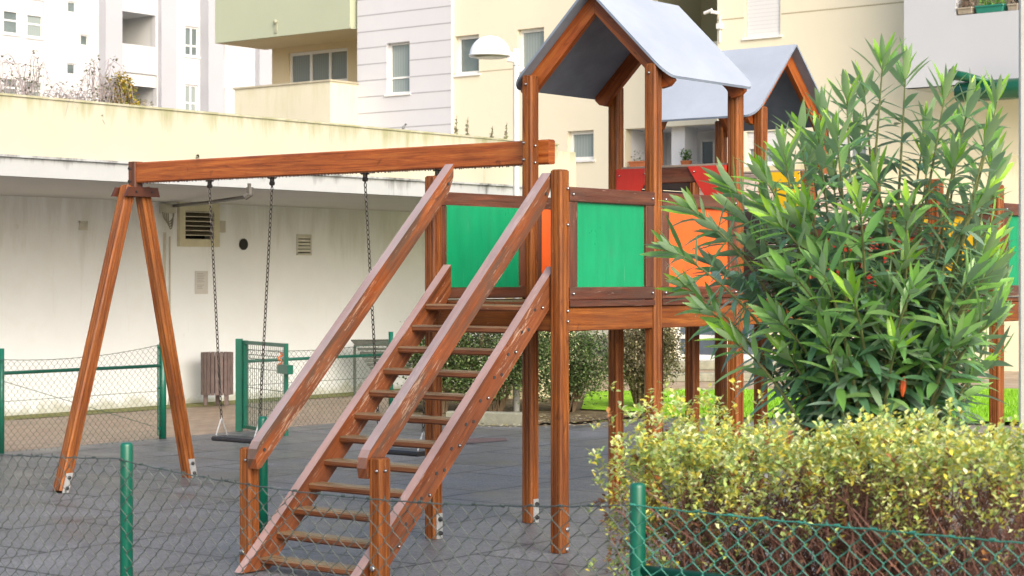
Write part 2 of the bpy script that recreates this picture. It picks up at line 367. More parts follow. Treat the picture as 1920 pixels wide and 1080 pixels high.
# ------------------------------------------------------------------ ground and paving (setting)
def sheet(name, pts, z, mat):
    m = MB(); m.quad(*[(p[0], p[1], z) for p in pts]); o = m.build(name, mat); tag(o, kind='structure'); return o
sheet('ground', [(-400, -60), (400, -60), (400, 700), (-400, 700)], -.012, M['plain'])
b0 = 7.82                                                # back edge of the rubber surface runs along the fence
pg = [ab(-30, b0), ab(-30, -22), ab(5.5, -22), ab(8.9, -3.4), ab(8.9, -1.6), gnd(1440, 786), gnd(1250, 781), gnd(1190, 786), gnd(1080, 797), gnd(985, 799), gnd(895, 796), gnd(800, 793), ab(7.9, b0)]
sheet('rubber_surface', pg, -.004, M['rubber_ground'])
sheet('brick_path', [ab(-30, b0 + .01), ab(7.9, b0 + .01), gnd(800, 780), ab(14, 11.0), ab(14, 11.6), ab(-30, 11.6)], -.008, M['brick_ground'])
sheet('moss_strip', [ab(2.0, 11.0), ab(10.6, 10.9), ab(11.2, 9.9), ab(12, 9.9), ab(12, 11.9), ab(2, 11.44)], -.002, M['moss'])
sheet('planting_bed', [gnd(770, 793), gnd(895, 795), gnd(985, 797), gnd(1080, 795), gnd(1190, 784), gnd(1252, 779), gnd(1262, 742), gnd(760, 742)], .02, M['soil'])
lw = [gnd(1090, 772), gnd(1250, 780), gnd(1440, 785), gnd(1600, 792), gnd(2100, 800), gnd(2300, 732), gnd(1440, 734), gnd(1100, 738)]
sheet('lawn', lw, .035, M['lawn'])
sheet('terrace', [gnd(900, 736), gnd(2400, 730), gnd(2400, 672), gnd(900, 668)], .004, M['terrace'])
m = MB()                                                  # grass blades standing on the lawn
for i in range(15000):
    px = R.uniform(1240, 1930); py = 735 + (788 - 735) * R.random() ** .6
    p = gnd(px, py); p.z = .03; h = R.uniform(.03, .08); a = R.uniform(0, 6.3); d = Vector((math.cos(a), math.sin(a), 0)) * .006
    g_ = R.uniform(.7, 1.25); m.tint = (.23 * g_, .47 * g_, .02, 1)
    i3 = [m.vert(p - d), m.vert(p + d), m.vert(p + Vector((R.uniform(-.03, .03), R.uniform(-.03, .03), h)))]; m.face(i3)
tag(m.build('grass', M['leaf'], colors=True), 'bright green grass blades of the lawn behind the play tower', 'grass', kind='stuff')
m = MB()
for i in range(700):
    px = R.uniform(870, 1262); p = gnd(px, R.uniform(783, 806)); p.z = .028 if R.random() < .5 else .03; a = R.uniform(0, 6.3); s_ = R.uniform(.01, .028)
    d = Vector((math.cos(a), math.sin(a), 0)); e = Vector((-d.y, d.x, .3)); c_ = R.choice([(.5, .45, .28, 1), (.35, .3, .1, 1), (.22, .12, .06, 1), (.55, .5, .38, 1)]); m.tint = c_
    m.quad(p - d * s_, p - e * s_ * .5, p + d * s_, p + e * s_ * .5)
tag(m.build('fallen_leaves', M['leaf'], colors=True), 'pale fallen leaves scattered along the bed edge under the shrubs', 'leaf litter', kind='stuff')
for k, (pts, nm) in enumerate([([gnd(835, 835), gnd(952, 826), gnd(948, 821), gnd(850, 822)], 'surface_patch')]):
    o = sheet(nm, pts, .001, paint('red_rubber_patch', (.135, .085, .085), .6, .2, 8, bump=.3))
m = MB(); pk = [gnd(840, 796), gnd(895, 797), gnd(985, 799)]
for a_, b_ in zip(pk, pk[1:]): m.beam(a_ + Vector((0, 0, .07)), b_ + Vector((0, 0, .07)), .16, .15, bev=.012)
tag(m.build('kerb_edging', M['kerb']), 'low mossy concrete kerb at the front of the shrub bed', 'kerb')

# ------------------------------------------------------------------ walls with openings, windows
def wallmesh(m, pl, t0, t1, z0, z1, holes=(), th=.25, off=0, depth=None):
    ts = sorted(set([t0, t1] + [h[i] for h in holes for i in (0, 1)])); zs = sorted(set([z0, z1] + [h[i] for h in holes for i in (2, 3)]))
    ts = [t for t in ts if t0 <= t <= t1]; zs = [z for z in zs if z0 <= z <= z1]
    def inh(t, z): return any(h[0] < t < h[1] and h[2] < z < h[3] for h in holes)
    for a, b in zip(ts, ts[1:]):
        for c, d in zip(zs, zs[1:]):
            if inh((a + b) / 2, (c + d) / 2): continue
            m.quad(pl.pt(a, c, off), pl.pt(b, c, off), pl.pt(b, d, off), pl.pt(a, d, off))
            m.quad(pl.pt(b, c, off - th), pl.pt(a, c, off - th), pl.pt(a, d, off - th), pl.pt(b, d, off - th))
    for (a, b, c, d) in list(holes) + [(t1, t0, z0, z1)]:
        for (p, q, r_, s_) in ((a, a, c, d), (b, b, d, c)):
            m.quad(pl.pt(p, r_, off), pl.pt(p, s_, off), pl.pt(p, s_, off - th), pl.pt(p, r_, off - th))
        m.quad(pl.pt(a, c, off), pl.pt(a, c, off - th), pl.pt(b, c, off - th), pl.pt(b, c, off))
        m.quad(pl.pt(a, d, off), pl.pt(b, d, off), pl.pt(b, d, off - th), pl.pt(a, d, off - th))
def rc(pl, x0, x1, y0, y1, xm=None):
    """rectangle on plane pl seen at photo columns x0..x1, rows y0..y1 measured at column xm"""
    xm = (x0 + x1) / 2 if xm is None else xm
    return (pl.t(x0), pl.t(x1), pl.z(xm, y1), pl.z(xm, y0))
def window(pl, r, parent, pane=None, mull=(), trans=(), fw=.06, off=0, inset=.16, sill=True, shut=0, fmat='white_frame', name='window'):
    a, b, c, d = r; m = MB(); o = off - inset
    def bar(ta, tb, za, zb, dp=.05):
        m.box((ta, -dp, za), (tb, 0, zb), pl.d, pl.n, pl.P + pl.n * (o + dp))
    e = .002
    bar(a + e, a + fw, c + e, d - e); bar(b - fw, b - e, c + e, d - e); bar(a + fw, b - fw, c + e, c + fw); bar(a + fw, b - fw, d - fw, d - e)
    for q in mull: t = a + (b - a) * q; bar(t - fw * .5, t + fw * .5, c + fw, d - fw, .045)
    for q in trans: z = c + (d - c) * q; bar(a + fw, b - fw, z - fw * .45, z + fw * .45, .04)
    if sill: m.box((a - .06, 0, c - .06), (b + .06, inset + .05, c - e), pl.d, pl.n, pl.P + pl.n * o)
    wn = m.build(name, M[fmat], parent)
    p = MB(); hh = d - c; W_ = b - a
    p.quad(pl.pt(a + e, c + e, o + .012), pl.pt(b - e, c + e, o + .012), pl.pt(b - e, d - e, o + .012), pl.pt(a + e, d - e, o + .012), uv=[(0, 0), (W_, 0), (W_, hh), (0, hh)])
    p.build('pane', M[pane or 'glass'], wn)
    if shut:
        s_ = MB(); zb = d - hh * shut; s_.quad(pl.pt(a + fw * .5, zb, o + .07), pl.pt(b - fw * .5, zb, o + .07), pl.pt(b - fw * .5, d - e, o + .07), pl.pt(a + fw * .5, d - e, o + .07), uv=[(0, 0), (W_, 0), (W_, hh * shut), (0, hh * shut)])
        s_.build('shutter', M['shutter'], wn)
    return wn
def blk(m, pl, t0, t1, z0, z1, o0, o1): m.box((t0, o0, z0), (t1, o1, z1), pl.d, pl.n, pl.P)

# ---- low garage building with canopy (runs along U at b = 11.46, canopy edge at b = 7.85)
PW = Pl(ab(0, 11.46), U); PF = Pl(ab(0, 7.85), U)
gb = root('garage_building', ab(4, 11.46), 'long low building with stained cream parapet, projecting canopy and off-white wall behind the swings', 'building')
m = MB(); tE = 15.0
vent_h = [(PW.t(333), PW.t(406), PW.z(370, 461), PW.z(370, 380)), (PW.t(148), PW.t(163), PW.z(155, 431), PW.z(155, 415)), (PW.t(449), PW.t(462), PW.z(455, 466), PW.z(455, 450)), (PW.t(556), PW.t(583), PW.z(570, 478), PW.z(570, 440)), (PW.t(409), PW.t(421), PW.z(415, 436), PW.z(415, 414))]
vh = [vent_h[0], vent_h[1], vent_h[3]]
wallmesh(m, PW, -30, tE, 0, 2.535, vh, .3)
# rounded end of the wall
prev = None; r_ = 1.0
for k in range(13):
    a = rad(90) * k / 12; p = PW.P + PW.d * (tE + r_ * math.sin(a)) - PW.n * (r_ - r_ * math.cos(a))
    if prev: m.quad(prev, p, p + Vector((0, 0, 2.535)), prev + Vector((0, 0, 2.535)))
    prev = p
q = prev - PW.n * 8; m.quad(prev, q, q + Vector((0, 0, 2.535)), prev + Vector((0, 0, 2.535)))
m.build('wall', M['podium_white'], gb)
m = MB(); m.face([m.vert(q) for q in (ab(-30, 7.87, 2.53), ab(10.42, 7.87, 2.53), ab(15.4, 9.0, 2.53), ab(15.6, 20, 2.53), ab(-30, 20, 2.53))]); m.build('canopy_ceiling', M['soffit'], gb)
m = MB(); blk(m, PF, -30, 10.44, 2.525, 2.70, -.14, 0); blk(m, PF, -30, 10.46, 2.70, 2.722, -.14, .03); m.build('fascia', M['fascia'], gb)
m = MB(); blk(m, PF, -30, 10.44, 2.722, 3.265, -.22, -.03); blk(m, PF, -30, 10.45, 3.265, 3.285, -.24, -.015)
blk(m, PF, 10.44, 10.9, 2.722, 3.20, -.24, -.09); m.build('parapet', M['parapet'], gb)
m = MB(); blk(m, PF, 10.46, 11.6, 0, 3.13, -.9, -.6); m.build('end_wall', wall('end_wall', (.62, .56, .34), stain=(.38, .34, .16), ztop=3.15, zfall=.8, amt=.6), gb)
m = MB(); m.quad(ab(-30, 8.09, 3.12), ab(10.4, 8.09, 3.12), ab(10.4, 20, 3.12), ab(-30, 20, 3.12)); m.build('roof_terrace', M['soil'], gb)
# dark ends behind the openings
m = MB()
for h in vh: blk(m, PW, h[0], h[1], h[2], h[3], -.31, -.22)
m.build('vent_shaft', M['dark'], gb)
# big louvred grille
h = vent_h[0]; vm = paint('vent_cream', (.62, .60, .44), .5, .1, 8); mv = MB(); fw = .085
for (a, b, c, d) in ((h[0] - .01, h[0] + fw, h[2] - .01, h[3] + .01), (h[1] - fw, h[1] + .01, h[2] - .01, h[3] + .01), (h[0] + fw, h[1] - fw, h[2] - .01, h[2] + fw), (h[0] + fw, h[1] - fw, h[3] - fw * 1.3, h[3] + .01)): blk(mv, PW, a, b, c, d, -.05, .05)
vo = mv.build('vent_grille', vm, gb); lm = MB()
for k in range(6):
    z = h[2] + fw + (h[3] - h[2] - 2.3 * fw) * (k + .9) / 6
    lm.cur = 0; lm.quad(PW.pt(h[0] + fw, z, .04), PW.pt(h[1] - fw, z, .04), PW.pt(h[1] - fw, z + .05, -.04), PW.pt(h[0] + fw, z + .05, -.04))
    lm.cur = 1; blk(lm, PW, h[0] + fw, h[1] - fw, z - .010, z, .03, .048)
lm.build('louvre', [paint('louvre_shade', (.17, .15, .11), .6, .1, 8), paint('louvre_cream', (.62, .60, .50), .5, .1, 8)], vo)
for h, n_, nm in ((vent_h[1], 3, 'vent_grille'), (vent_h[3], 5, 'vent_grille')):
    mv = MB(); f_ = .018
    for (a, b, c, d) in ((h[0], h[0] + f_, h[2], h[3]), (h[1] - f_, h[1], h[2], h[3]), (h[0], h[1], h[2], h[2] + f_), (h[0], h[1], h[3] - f_, h[3])): blk(mv, PW, a - .004, b + .004, c - .004, d + .004, -.02, .012)
    for k in range(n_): z = h[2] + (h[3] - h[2]) * (k + 1) / (n_ + 1); blk(mv, PW, h[0], h[1], z - .006, z + .016 + .01 * (n_ == 5), -.02, .006)
    mv.build(nm, paint('vent_pale', (.60, .60, .54), .5, .15, 9), gb)
h = vent_h[4]; mv = MB(); blk(mv, PW, h[0], h[1], h[2], h[3], .002, .02); mv.build('wall_plate', paint('plate', (.52, .51, .45), .6, .1, 9), gb)
h = vent_h[2]; mv = MB(); c_ = PW.pt((h[0] + h[1]) / 2, (h[2] + h[3]) / 2, 0); mv.tube([c_ - PW.n * .05, c_ + PW.n * .012], .062, 20); mv.tube([c_ + PW.n * .011, c_ + PW.n * .018], .075, 20)
mv.build('round_vent', M['dark'], gb)
mp_ = MB(); c0 = PW.pt(PW.t(305), 2.10, .03)
mp_.tube([PW.pt(PW.t(306), 0, .03), PW.pt(PW.t(306), 2.15, .03)], .016, 8); mp_.tube([PW.pt(PW.t(316), 0, .025), PW.pt(PW.t(316), 2.10, .025)], .011, 6)
mp_.build('conduit', paint('conduit_pale', (.55, .53, .45), .5, .15, 9), gb)
mp_ = MB(); ta = PW.t(295); tb = PW.t(318); blk(mp_, PW, ta + .02, tb - .02, PW.z(305, 400), PW.z(305, 383), .01, .14)
jb = mp_.build('junction_box', paint('box_pale', (.54, .54, .45), .5, .1, 9), gb); mp_ = MB()
for k in range(4):
    o_ = .02 * k; pts = [PW.pt(ta + .01 + o_ + (tb - ta - .02 - 1.6 * o_) * (1 - math.cos(math.pi * i / 10)) / 2, PW.z(305, 398) - (.12 + .03 * k) * math.sin(math.pi * i / 10), .09 + .01 * k) for i in range(11)]
    mp_.tube(pts, .008, 5)
mp_.build('cable', paint('cable', (.28, .27, .22), .6, .2, 9), jb)
mp_ = MB(); A_ = PW.pt(PW.t(318), 2.48, .05); Z_ = at(462, 349, 19.6); Z_.z = 2.42
mp_.tube([A_, A_.lerp(Z_, .5) + Vector((0, 0, -.01)), Z_, Z_ + Vector((.03, 0, .10)), Z_ + Vector((.03, 0, .14))], .02, 8)
mp_.tube([Z_ - Vector((.02, 0, .0)), Z_ + Vector((.035, 0, .03)), Z_ + Vector((.035, 0, .10))], .038, 8)
mp_.build('drain_pipe', paint('pipe_grey', (.075, .07, .06), .5, .2, 9), gb)
# notice sheet fixed to the wall
h = (PW.t(365), PW.t(389), PW.z(377, 551), PW.z(377, 508)); nr = root('notice_sheet', PW.pt(h[0], h[2], .01), 'small faded paper notice fixed to the off-white wall below the louvred vent', 'notice')
mv = MB(); blk(mv, PW, h[0], h[1], h[2], h[3], .004, .010); mv.build('paper', M['paper'], nr); mv = MB()
for k in range(9):
    z = h[3] - .03 - k * .021 - (.02 if k > 5 else 0); w_ = (h[1] - h[0]); blk(mv, PW, h[0] + .03, h[1] - w_ * R.uniform(.2, .55), z - .006, z, .010, .012)
mv.build('print', M['ink'], nr)

# ---- buildings further back
def joints(m, pl, t0, t1, zs, th=.035, off=.004):
    for z in zs: blk(m, pl, t0, t1, z, z + th, -.01, off)
Pv = -V                                                    # facades that run along V face the camera's left
A1 = at(980, 0, 53.0); PB = Pl(A1, Pv)
bb = root('cream_apartment_building', (A1.x, A1.y, 0), 'cream apartment building with white cladding strip, sage green upper storey and boxy balcony', 'building')
wB = [rc(PB, 853, 898, 66, 139, 876), rc(PB, 970, 1020, 53, 130, 995), rc(PB, 1064, 1113, 245, 300, 1088)]
tW0, tW1 = PB.t(675), PB.t(851)
logg = (PB.t(1172), PB.t(1347), PB.z(1255, 316), PB.z(1255, 237)); dark_l = (PB.t(1222), PB.t(1345), PB.z(1290, 82), PB.z(1290, -80))
m = MB(); wallmesh(m, PB, tW1, PB.t(1700), -1, 14, wB + [logg, dark_l], .3); m.build('wall', M['cream'], bb)
m = MB(); w1 = rc(PB, 730, 773, 80, 176, 752); wallmesh(m, PB, tW0, tW1, -1, 14, [w1], .42, .12); m.build('cladding_wall', M['panel_white'], bb)
m = MB(); z = PB.z(760, 234)
zz = PB.z(760, 23)
stp = (PB.z(760, 23) - PB.z(760, 54))
k = -8
while k < 12:
    z = zz + k * stp; k += 1
    for (a, b) in ((tW0, w1[0]), (w1[1], tW1)) if (w1[2] - .03 < z < w1[3]) else ((tW0, tW1),): blk(m, PB, a, b, z, z + .03, .11, .124)
m.build('cladding_joint', M['joint'], bb)
m = MB(); z = PB.z(930, 133); blk(m, PB, tW1, wB[0][0], z, z + .03, -.01, .004); blk(m, PB, wB[0][1], PB.t(965), z, z + .03, -.01, .004); m.build('wall_joint', M['joint_cream'], bb)
window(PB, w1, bb, 'curtain_pale', trans=(.32,), off=.12, inset=.2)
window(PB, wB[0], bb, 'glass', off=0, inset=.2, fw=.09); window(PB, wB[1], bb, 'curtain_pale', off=0, inset=.2, fw=.09); window(PB, wB[2], bb, 'curtain_pale', off=0, inset=.2, fw=.09)
# loggia with white interior, planters on its ledge
m = MB(); D = 2.0
for (a, b, c, d, mt) in ((logg[0], logg[1], logg[2], logg[3], 0),):
    m.quad(PB.pt(a, c, -D), PB.pt(b, c, -D), PB.pt(b, d, -D), PB.pt(a, d, -D)); m.quad(PB.pt(a, c, -.3), PB.pt(a, c, -D), PB.pt(a, d, -D), PB.pt(a, d, -.3))
    m.quad(PB.pt(a, d, -.3), PB.pt(b, d, -.3), PB.pt(b, d, -D), PB.pt(a, d, -D)); m.quad(PB.pt(a, c, -.3), PB.pt(b, c, -.3), PB.pt(b, c, -D), PB.pt(a, c, -D))
    m.quad(PB.pt(b, c, -.3), PB.pt(b, c, -D), PB.pt(b, d, -D), PB.pt(b, d, -.3))
blk(m, PB, PB.t(1247), PB.t(1272), logg[2], logg[3], -.9, -.3)
m.build('loggia', wall('loggia_white', (.72, .72, .72), bscale=.4), bb)
Pi = PB.back(2.0); window(Pi, (Pi.t(1322), Pi.t(1350), logg[2] + .02, Pi.z(1330, 262)), bb, 'glass_dark', off=.3, inset=.1, fw=.07, sill=False)
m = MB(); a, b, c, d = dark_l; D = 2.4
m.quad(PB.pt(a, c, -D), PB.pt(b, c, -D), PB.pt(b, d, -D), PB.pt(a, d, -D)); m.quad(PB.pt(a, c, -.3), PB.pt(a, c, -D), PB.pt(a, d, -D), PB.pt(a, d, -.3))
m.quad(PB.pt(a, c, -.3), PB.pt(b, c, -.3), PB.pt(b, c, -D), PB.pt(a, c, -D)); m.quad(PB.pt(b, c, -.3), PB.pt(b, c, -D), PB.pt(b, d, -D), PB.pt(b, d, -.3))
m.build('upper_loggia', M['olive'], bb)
# recess with curtained window, boxy balcony, sage block above
PR = PB.back(1.9); m = MB(); wR = rc(PR, 541, 652, 94, 157, 597); wallmesh(m, PR, PR.t(510), PR.t(700), -1, 14, [wR], .3)
m.quad(PR.pt(PR.t(510), -1, 0), PR.pt(PR.t(510), -1, -9), PR.pt(PR.t(510), 14, -9), PR.pt(PR.t(510), 14, 0)); m.build('recess_wall', M['cream_deep'], bb)
m = MB(); m.quad(PB.pt(tW0, -1, 0), PB.pt(tW0, -1, -2.2), PB.pt(tW0, 14, -2.2), PB.pt(tW0, 14, 0)); m.build('return_wall', M['cream'], bb)
window(PR, wR, bb, 'curtain', mull=(.36, .68), inset=.12, fw=.10, sill=False)
k_ = None
best = None
for i in range(0, 60):                                     # how far the balcony projects so that its corner falls at column 620
    o = i * .1; pl = Pl(PB.P + PB.n * o, PB.d)
    e = abs(pl.t(620) - PB.t(676))
    if best is None or e < best[0]: best = (e, o)
ob = best[1]; PBal = Pl(PB.P + PB.n * ob, PB.d); tc = PB.t(676)
m = MB(); zt = PBal.z(620, 152); zb_ = 3.9
blk(m, PBal, PBal.t(440), tc, zb_, zt, -.18, 0); blk(m, PBal, tc - .18, tc, zb_, zt, -ob - .1, -.18); blk(m, PBal, PBal.t(440), PBal.t(440) + .18, zb_, zt, -ob - 1.8, -.18); blk(m, PBal, PBal.t(440), tc, zb_ - .2, zb_, -ob - 1.8, 0)
m.build('balcony', M['cream_pale'], bb); m = MB(); blk(m, PBal, PBal.t(438), tc + .04, zt, zt + .05, -.24, .04); blk(m, PBal, tc - .22, tc + .04, zt, zt + .05, -ob, -.24); m.build('balcony_coping', paint('coping', (.45, .41, .30), .8, .2, 3), bb)
og = None
for i in range(0, 60):
    o = i * .1; pl = Pl(PB.P + PB.n * o, PB.d); e = abs(pl.t(657) - PB.t(669))
    if og is None or e < og[0]: og = (e, o)
og = og[1]; PG = Pl(PB.P + PB.n * og, PB.d); m = MB(); zg = PG.z(657, 53)
blk(m, PG, PG.t(403), PB.t(669), zg, 14, -og - 1.9, 0); m.build('upper_storey', M['green_wall'], bb)
m = MB(); m.quad(PG.pt(PG.t(403), zg - .004, -.05), PG.pt(PB.t(669), zg - .004, -.05), PG.pt(PB.t(669), zg - .004, -og - 1.9), PG.pt(PG.t(403), zg - .004, -og - 1.9)); m.build('upper_storey_ceiling', M['cream_deep'], bb)
m = MB(); blk(m, PG, PG.t(515), PG.t(520) , PG.z(518, 62), PG.z(518, 40), 0, .03); m.ball(PG.pt(PG.t(518.5), PG.z(518, 41), .05), .07, n=8, m=5); m.build('rain_spout', paint('spout', (.36, .38, .28), .7, .2, 5), bb)

# ---- building on the right with grey balcony box
A2 = at(1430, 0, 44.6); PC = Pl(A2, Pv)
bc = root('right_apartment_building', (A2.x, A2.y, 0), 'cream apartment building with roller shutters and pale grey balcony box, behind the oleander', 'building')
wC = [rc(PC, 1397, 1463, -60, 68, 1430), rc(PC, 1399, 1466, 246, 308, 1432), rc(PC, 1560, 1625, 250, 312, 1590)]
m = MB(); tl = PC.t(1345); wallmesh(m, PC, tl, PC.t(2400), -1, 14, wC, .3)
m.quad(PC.pt(tl, -1, -.3), PC.pt(tl, -1, -9), PC.pt(tl, 14, -9), PC.pt(tl, 14, -.3)); m.build('wall', M['cream'], bc)
m = MB(); z = PC.z(1430, 31)
for z in (PC.z(1430, 31),):
    blk(m, PC, tl, wC[0][0] - .03, z, z + .03, -.01, .004); blk(m, PC, wC[0][1] + .03, PC.t(1695), z, z + .03, -.01, .004)
m.build('wall_joint', M['joint_cream'], bc)
window(PC, wC[0], bc, 'glass', shut=1.0, inset=.12); window(PC, wC[1], bc, 'curtain_pale', shut=.52, inset=.12, mull=(.5,)); window(PC, wC[2], bc, 'curtain_pale', shut=.4, inset=.12, mull=(.5,))
# grey balcony box
PGB = Pl(PC.P + PC.n * 1.4, PC.d); ta = PGB.t(1695); tb = PGB.t(2400); zb_ = PGB.z(1750, 162); zt = 14
slot = (PGB.t(1792), PGB.t(1912), PGB.z(1850, 24), PGB.z(1850, -70))
m = MB(); wallmesh(m, PGB, ta, tb, zb_, zt, [slot], .25)
m.quad(PGB.pt(ta, zb_, 0), PGB.pt(ta, zb_, -1.4), PGB.pt(ta, zt, -1.4), PGB.pt(ta, zt, 0)); m.quad(PGB.pt(ta, zb_, 0), PGB.pt(tb, zb_, 0), PGB.pt(tb, zb_, -1.4), PGB.pt(ta, zb_, -1.4))
m.build('balcony', M['grey_wall'], bc)
m = MB(); blk(m, PC, tl - .03, tl + .05, PC.z(1345, 27), PC.z(1345, 22), .003, .25); m.tube([PC.pt(tl - .24, PC.z(1345, 25), .2), PC.pt(tl - .02, PC.z(1345, 20), .2)], .04, 8); blk(m, PC, tl + .03, tl + .16, PC.z(1345, 55), PC.z(1345, 45), 0, .1)
m.tube([PC.pt(tl + .09, PC.z(1345, 80), .03), PC.pt(tl + .09, PC.z(1345, 30), .03)], .02, 6); m.build('wall_light', M['white_frame'], bc)
# ground floor block in front (podium with glazed shop front)
A3 = at(1300, 0, 36.0); PS = Pl(A3, Pv); an = root('ground_floor_annexe', (A3.x, A3.y, 0), 'single storey pale annexe with large grey windows beyond the lawn', 'building')
wS = [rc(PS, 1262, 1347, 560, 674, 1300), rc(PS, 1362, 1440, 560, 674, 1400), rc(PS, 1480, 1570, 560, 674, 1520)]
m = MB(); tz = PS.z(1300, 317); wallmesh(m, PS, PS.t(1168), PS.t(2500), -.3, tz, wS, .3)
m.quad(PS.pt(PS.t(1168), -.3, 0), PS.pt(PS.t(1168), -.3, -7.5), PS.pt(PS.t(1168), tz, -7.5), PS.pt(PS.t(1168), tz, 0)); m.quad(PS.pt(PS.t(1168), tz, 0), PS.pt(PS.t(2500), tz, 0), PS.pt(PS.t(2500), tz, -9), PS.pt(PS.t(1168), tz, -9))
m.build('wall', wall('annexe_cream', (.74, .68, .48), stain=(.40, .36, .18), ztop=tz, zfall=.5, amt=.6, bscale=.5), an)
for r in wS: window(PS, r, an, 'glass_dark', trans=(.37,), fw=.09, inset=.12)
for (px0, px1, y, h_, dd, lb) in ((1180, 1700, 694, .16, .25, 'upper low mossy stone step nearest the annexe windows'), (1180, 1700, 716, .14, .25, 'lower mossy stone step nearest the lawn')):
    p0 = gnd(px0, y); p1 = gnd(px1, y); m = MB(); m.beam(p0 + Vector((0, 0, h_ / 2)), p1 + Vector((0, 0, h_ / 2)), dd, h_, bev=.02); tag(m.build('terrace_step', M['kerb']), lb, 'step', 'steps beyond the lawn')
# planters on the loggia ledge
def tuft(m, c, r, h, n, cols, ls=.05, rr=R):
    for i in range(n):
        a = rr.uniform(0, 6.283); q = rr.random() ** .5 * r; p = Vector((c[0] + math.cos(a) * q, c[1] + math.sin(a) * q, c[2] + h * rr.random()))
        leaf2(m, p, rr.uniform(0, 6.283), rr.uniform(-.5, 1.3), ls * rr.uniform(.7, 1.3), cols, rr)
def leaf2(m, p, az, el, s, cols, rr=R, wf=.42):
    """one small folded leaf: two triangles either side of the midrib"""
    d = Vector((math.cos(az) * math.cos(el), math.sin(az) * math.cos(el), math.sin(el))); q = Vector((-math.sin(az), math.cos(az), rr.uniform(-.5, .5))); n_ = d.cross(q)
    c_ = rr.choice(cols); g_ = rr.uniform(.65, 1.3); m.tint = (c_[0] * g_, c_[1] * g_, c_[2] * g_, 1)
    p = Vector(p); a = m.vert(p); b = m.vert(p + d * s * .5 + q * s * wf + n_ * s * .12); c = m.vert(p + d * s); e = m.vert(p + d * s * .5 - q * s * wf + n_ * s * .12)
    m.face([a, b, c]); m.face([a, c, e])
zl = logg[2]
def planter(nm, pl, x0, x1, ybot, ytop, mat, label, ph, cols, off=-.25, round_=False, leafs=60, ls=.07):
    t0, t1 = pl.t(x0), pl.t(x1); z0, z1 = pl.z((x0 + x1) / 2, ybot), pl.z((x0 + x1) / 2, ytop); c = pl.pt((t0 + t1) / 2, z0, off + .12)
    r = root(nm, c, label, 'planter'); m = MB(); W_ = (t1 - t0) / 2
    if round_: m.tube([c, c + Vector((0, 0, (z1 - z0) * .75)), c + Vector((0, 0, z1 - z0))], [W_ * .65, W_ * .95, W_ * 1.0], 14)
    else:
        Y = pl.n; m.extr(rprof(W_ * 1.85, .24, .02), c, c + Vector((0, 0, z1 - z0)), pl.d, Y, True, rprof(W_ * 2, .28, .02)); m.extr(rprof(W_ * 2.06, .32, .02), c + Vector((0, 0, (z1 - z0) * .86)), c + Vector((0, 0, z1 - z0 + .01)), pl.d, Y)
    m.build('pot', M[mat], r); m = MB()
    for i in range(leafs):
        p = c + pl.d * R.uniform(-W_, W_) * .9 + pl.n * R.uniform(-.1, .1) + Vector((0, 0, (z1 - z0) + ph * R.random() ** 1.3)); leaf2(m, p, R.uniform(0, 6.3), R.uniform(-.3, 1.4), ls, cols)
    m.build('plant', M['leaf'], r, colors=True)
GR = [(.10, .22, .04), (.16, .32, .06), (.06, .14, .03)]
planter('flower_box', PB, 1178, 1209, 314, 303, 'terracotta', 'terracotta trough with small grey-green plants on the white loggia ledge', .30, [(.22, .28, .16), (.3, .34, .2)], leafs=30)
planter('flower_pot', PB, 1272, 1291, 314, 301, 'terracotta', 'round terracotta pot with leafy green plant in the white loggia', .28, GR, round_=True, leafs=110)
planter('planter_box', PGB, 1828, 1882, 23, 10, 'planter_green', 'teal window box of bright green herbs on the grey balcony', .22, [(.20, .42, .08), (.3, .5, .14)], leafs=160)
planter('planter_box', PGB, 1794, 1823, 26, 15, 'stone', 'brown stone box with dry flowers left of the teal window box', .30, [(.36, .27, .22), (.28, .2, .15)], leafs=120)
planter('planter_box', PGB, 1888, 1909, 19, 8, 'stone', 'brown stone box right of the teal window box', .28, [(.4, .3, .22), (.25, .2, .15)], leafs=70)
# green rolled awning under the grey balcony
PA = Pl(PGB.P + PGB.n * .5, PGB.d); aw = root('rolled_awning', PA.pt(PA.t(1800), PA.z(1800, 190)), 'glossy dark green awning roll under the grey balcony box', 'awning')
m = MB(); zc = PA.z(1830, 171); m.tube([PA.pt(PA.t(1797), zc, 0), PA.pt(PA.t(2100), zc, 0)], .215, 20); m.build('roller', M['awning'], aw, smooth=True)
m = MB(); p0 = PA.pt(PA.t(1790), PA.z(1790, 141), .1); p1 = PA.pt(PA.t(1858), PA.z(1858, 152), .1); m.tube([p0, p0.lerp(p1, .35), p1], [.11, .10, .03], 14); m.build('arm', M['awning'], aw, smooth=True)
m = MB(); m.tube([p0 - PA.d * .04, p0 + PA.d * .01], .13, 14); m.build('arm_cap', M['rubber'], aw)

# ---- far white apartment building (facade runs along U)
A4 = at(250, 0, 88.0); PD = Pl(A4, U); bd = root('white_apartment_building', (A4.x, A4.y, 0), 'far white apartment block with recessed loggias and small square windows', 'building')
def rd(x0, x1, y0, y1): return rc(PD, x0, x1, y0, y1)
smalls = [rd(127, 143, 3, 24), rd(151, 166, 65, 86), rd(126, 142, 119, 140)]
tall = [rd(6, 36, -8, 64), rd(50, 82, 0, 71), rd(347, 373, 50, 106), rd(347, 371, 159, 212), rd(6, 36, 118, 190), rd(50, 82, 124, 196)]
lg = [rd(218, 292, 24, 84), rd(219, 294, 137, 196), ]
m = MB(); wallmesh(m, PD, PD.t(-250), PD.t(405), -3, 22, smalls + tall + lg, .35); tq = PD.t(405)
m.quad(PD.pt(tq, -3, 0), PD.pt(tq, -3, -3), PD.pt(tq, 22, -3), PD.pt(tq, 22, 0)); m.build('wall', M['white_wall'], bd)
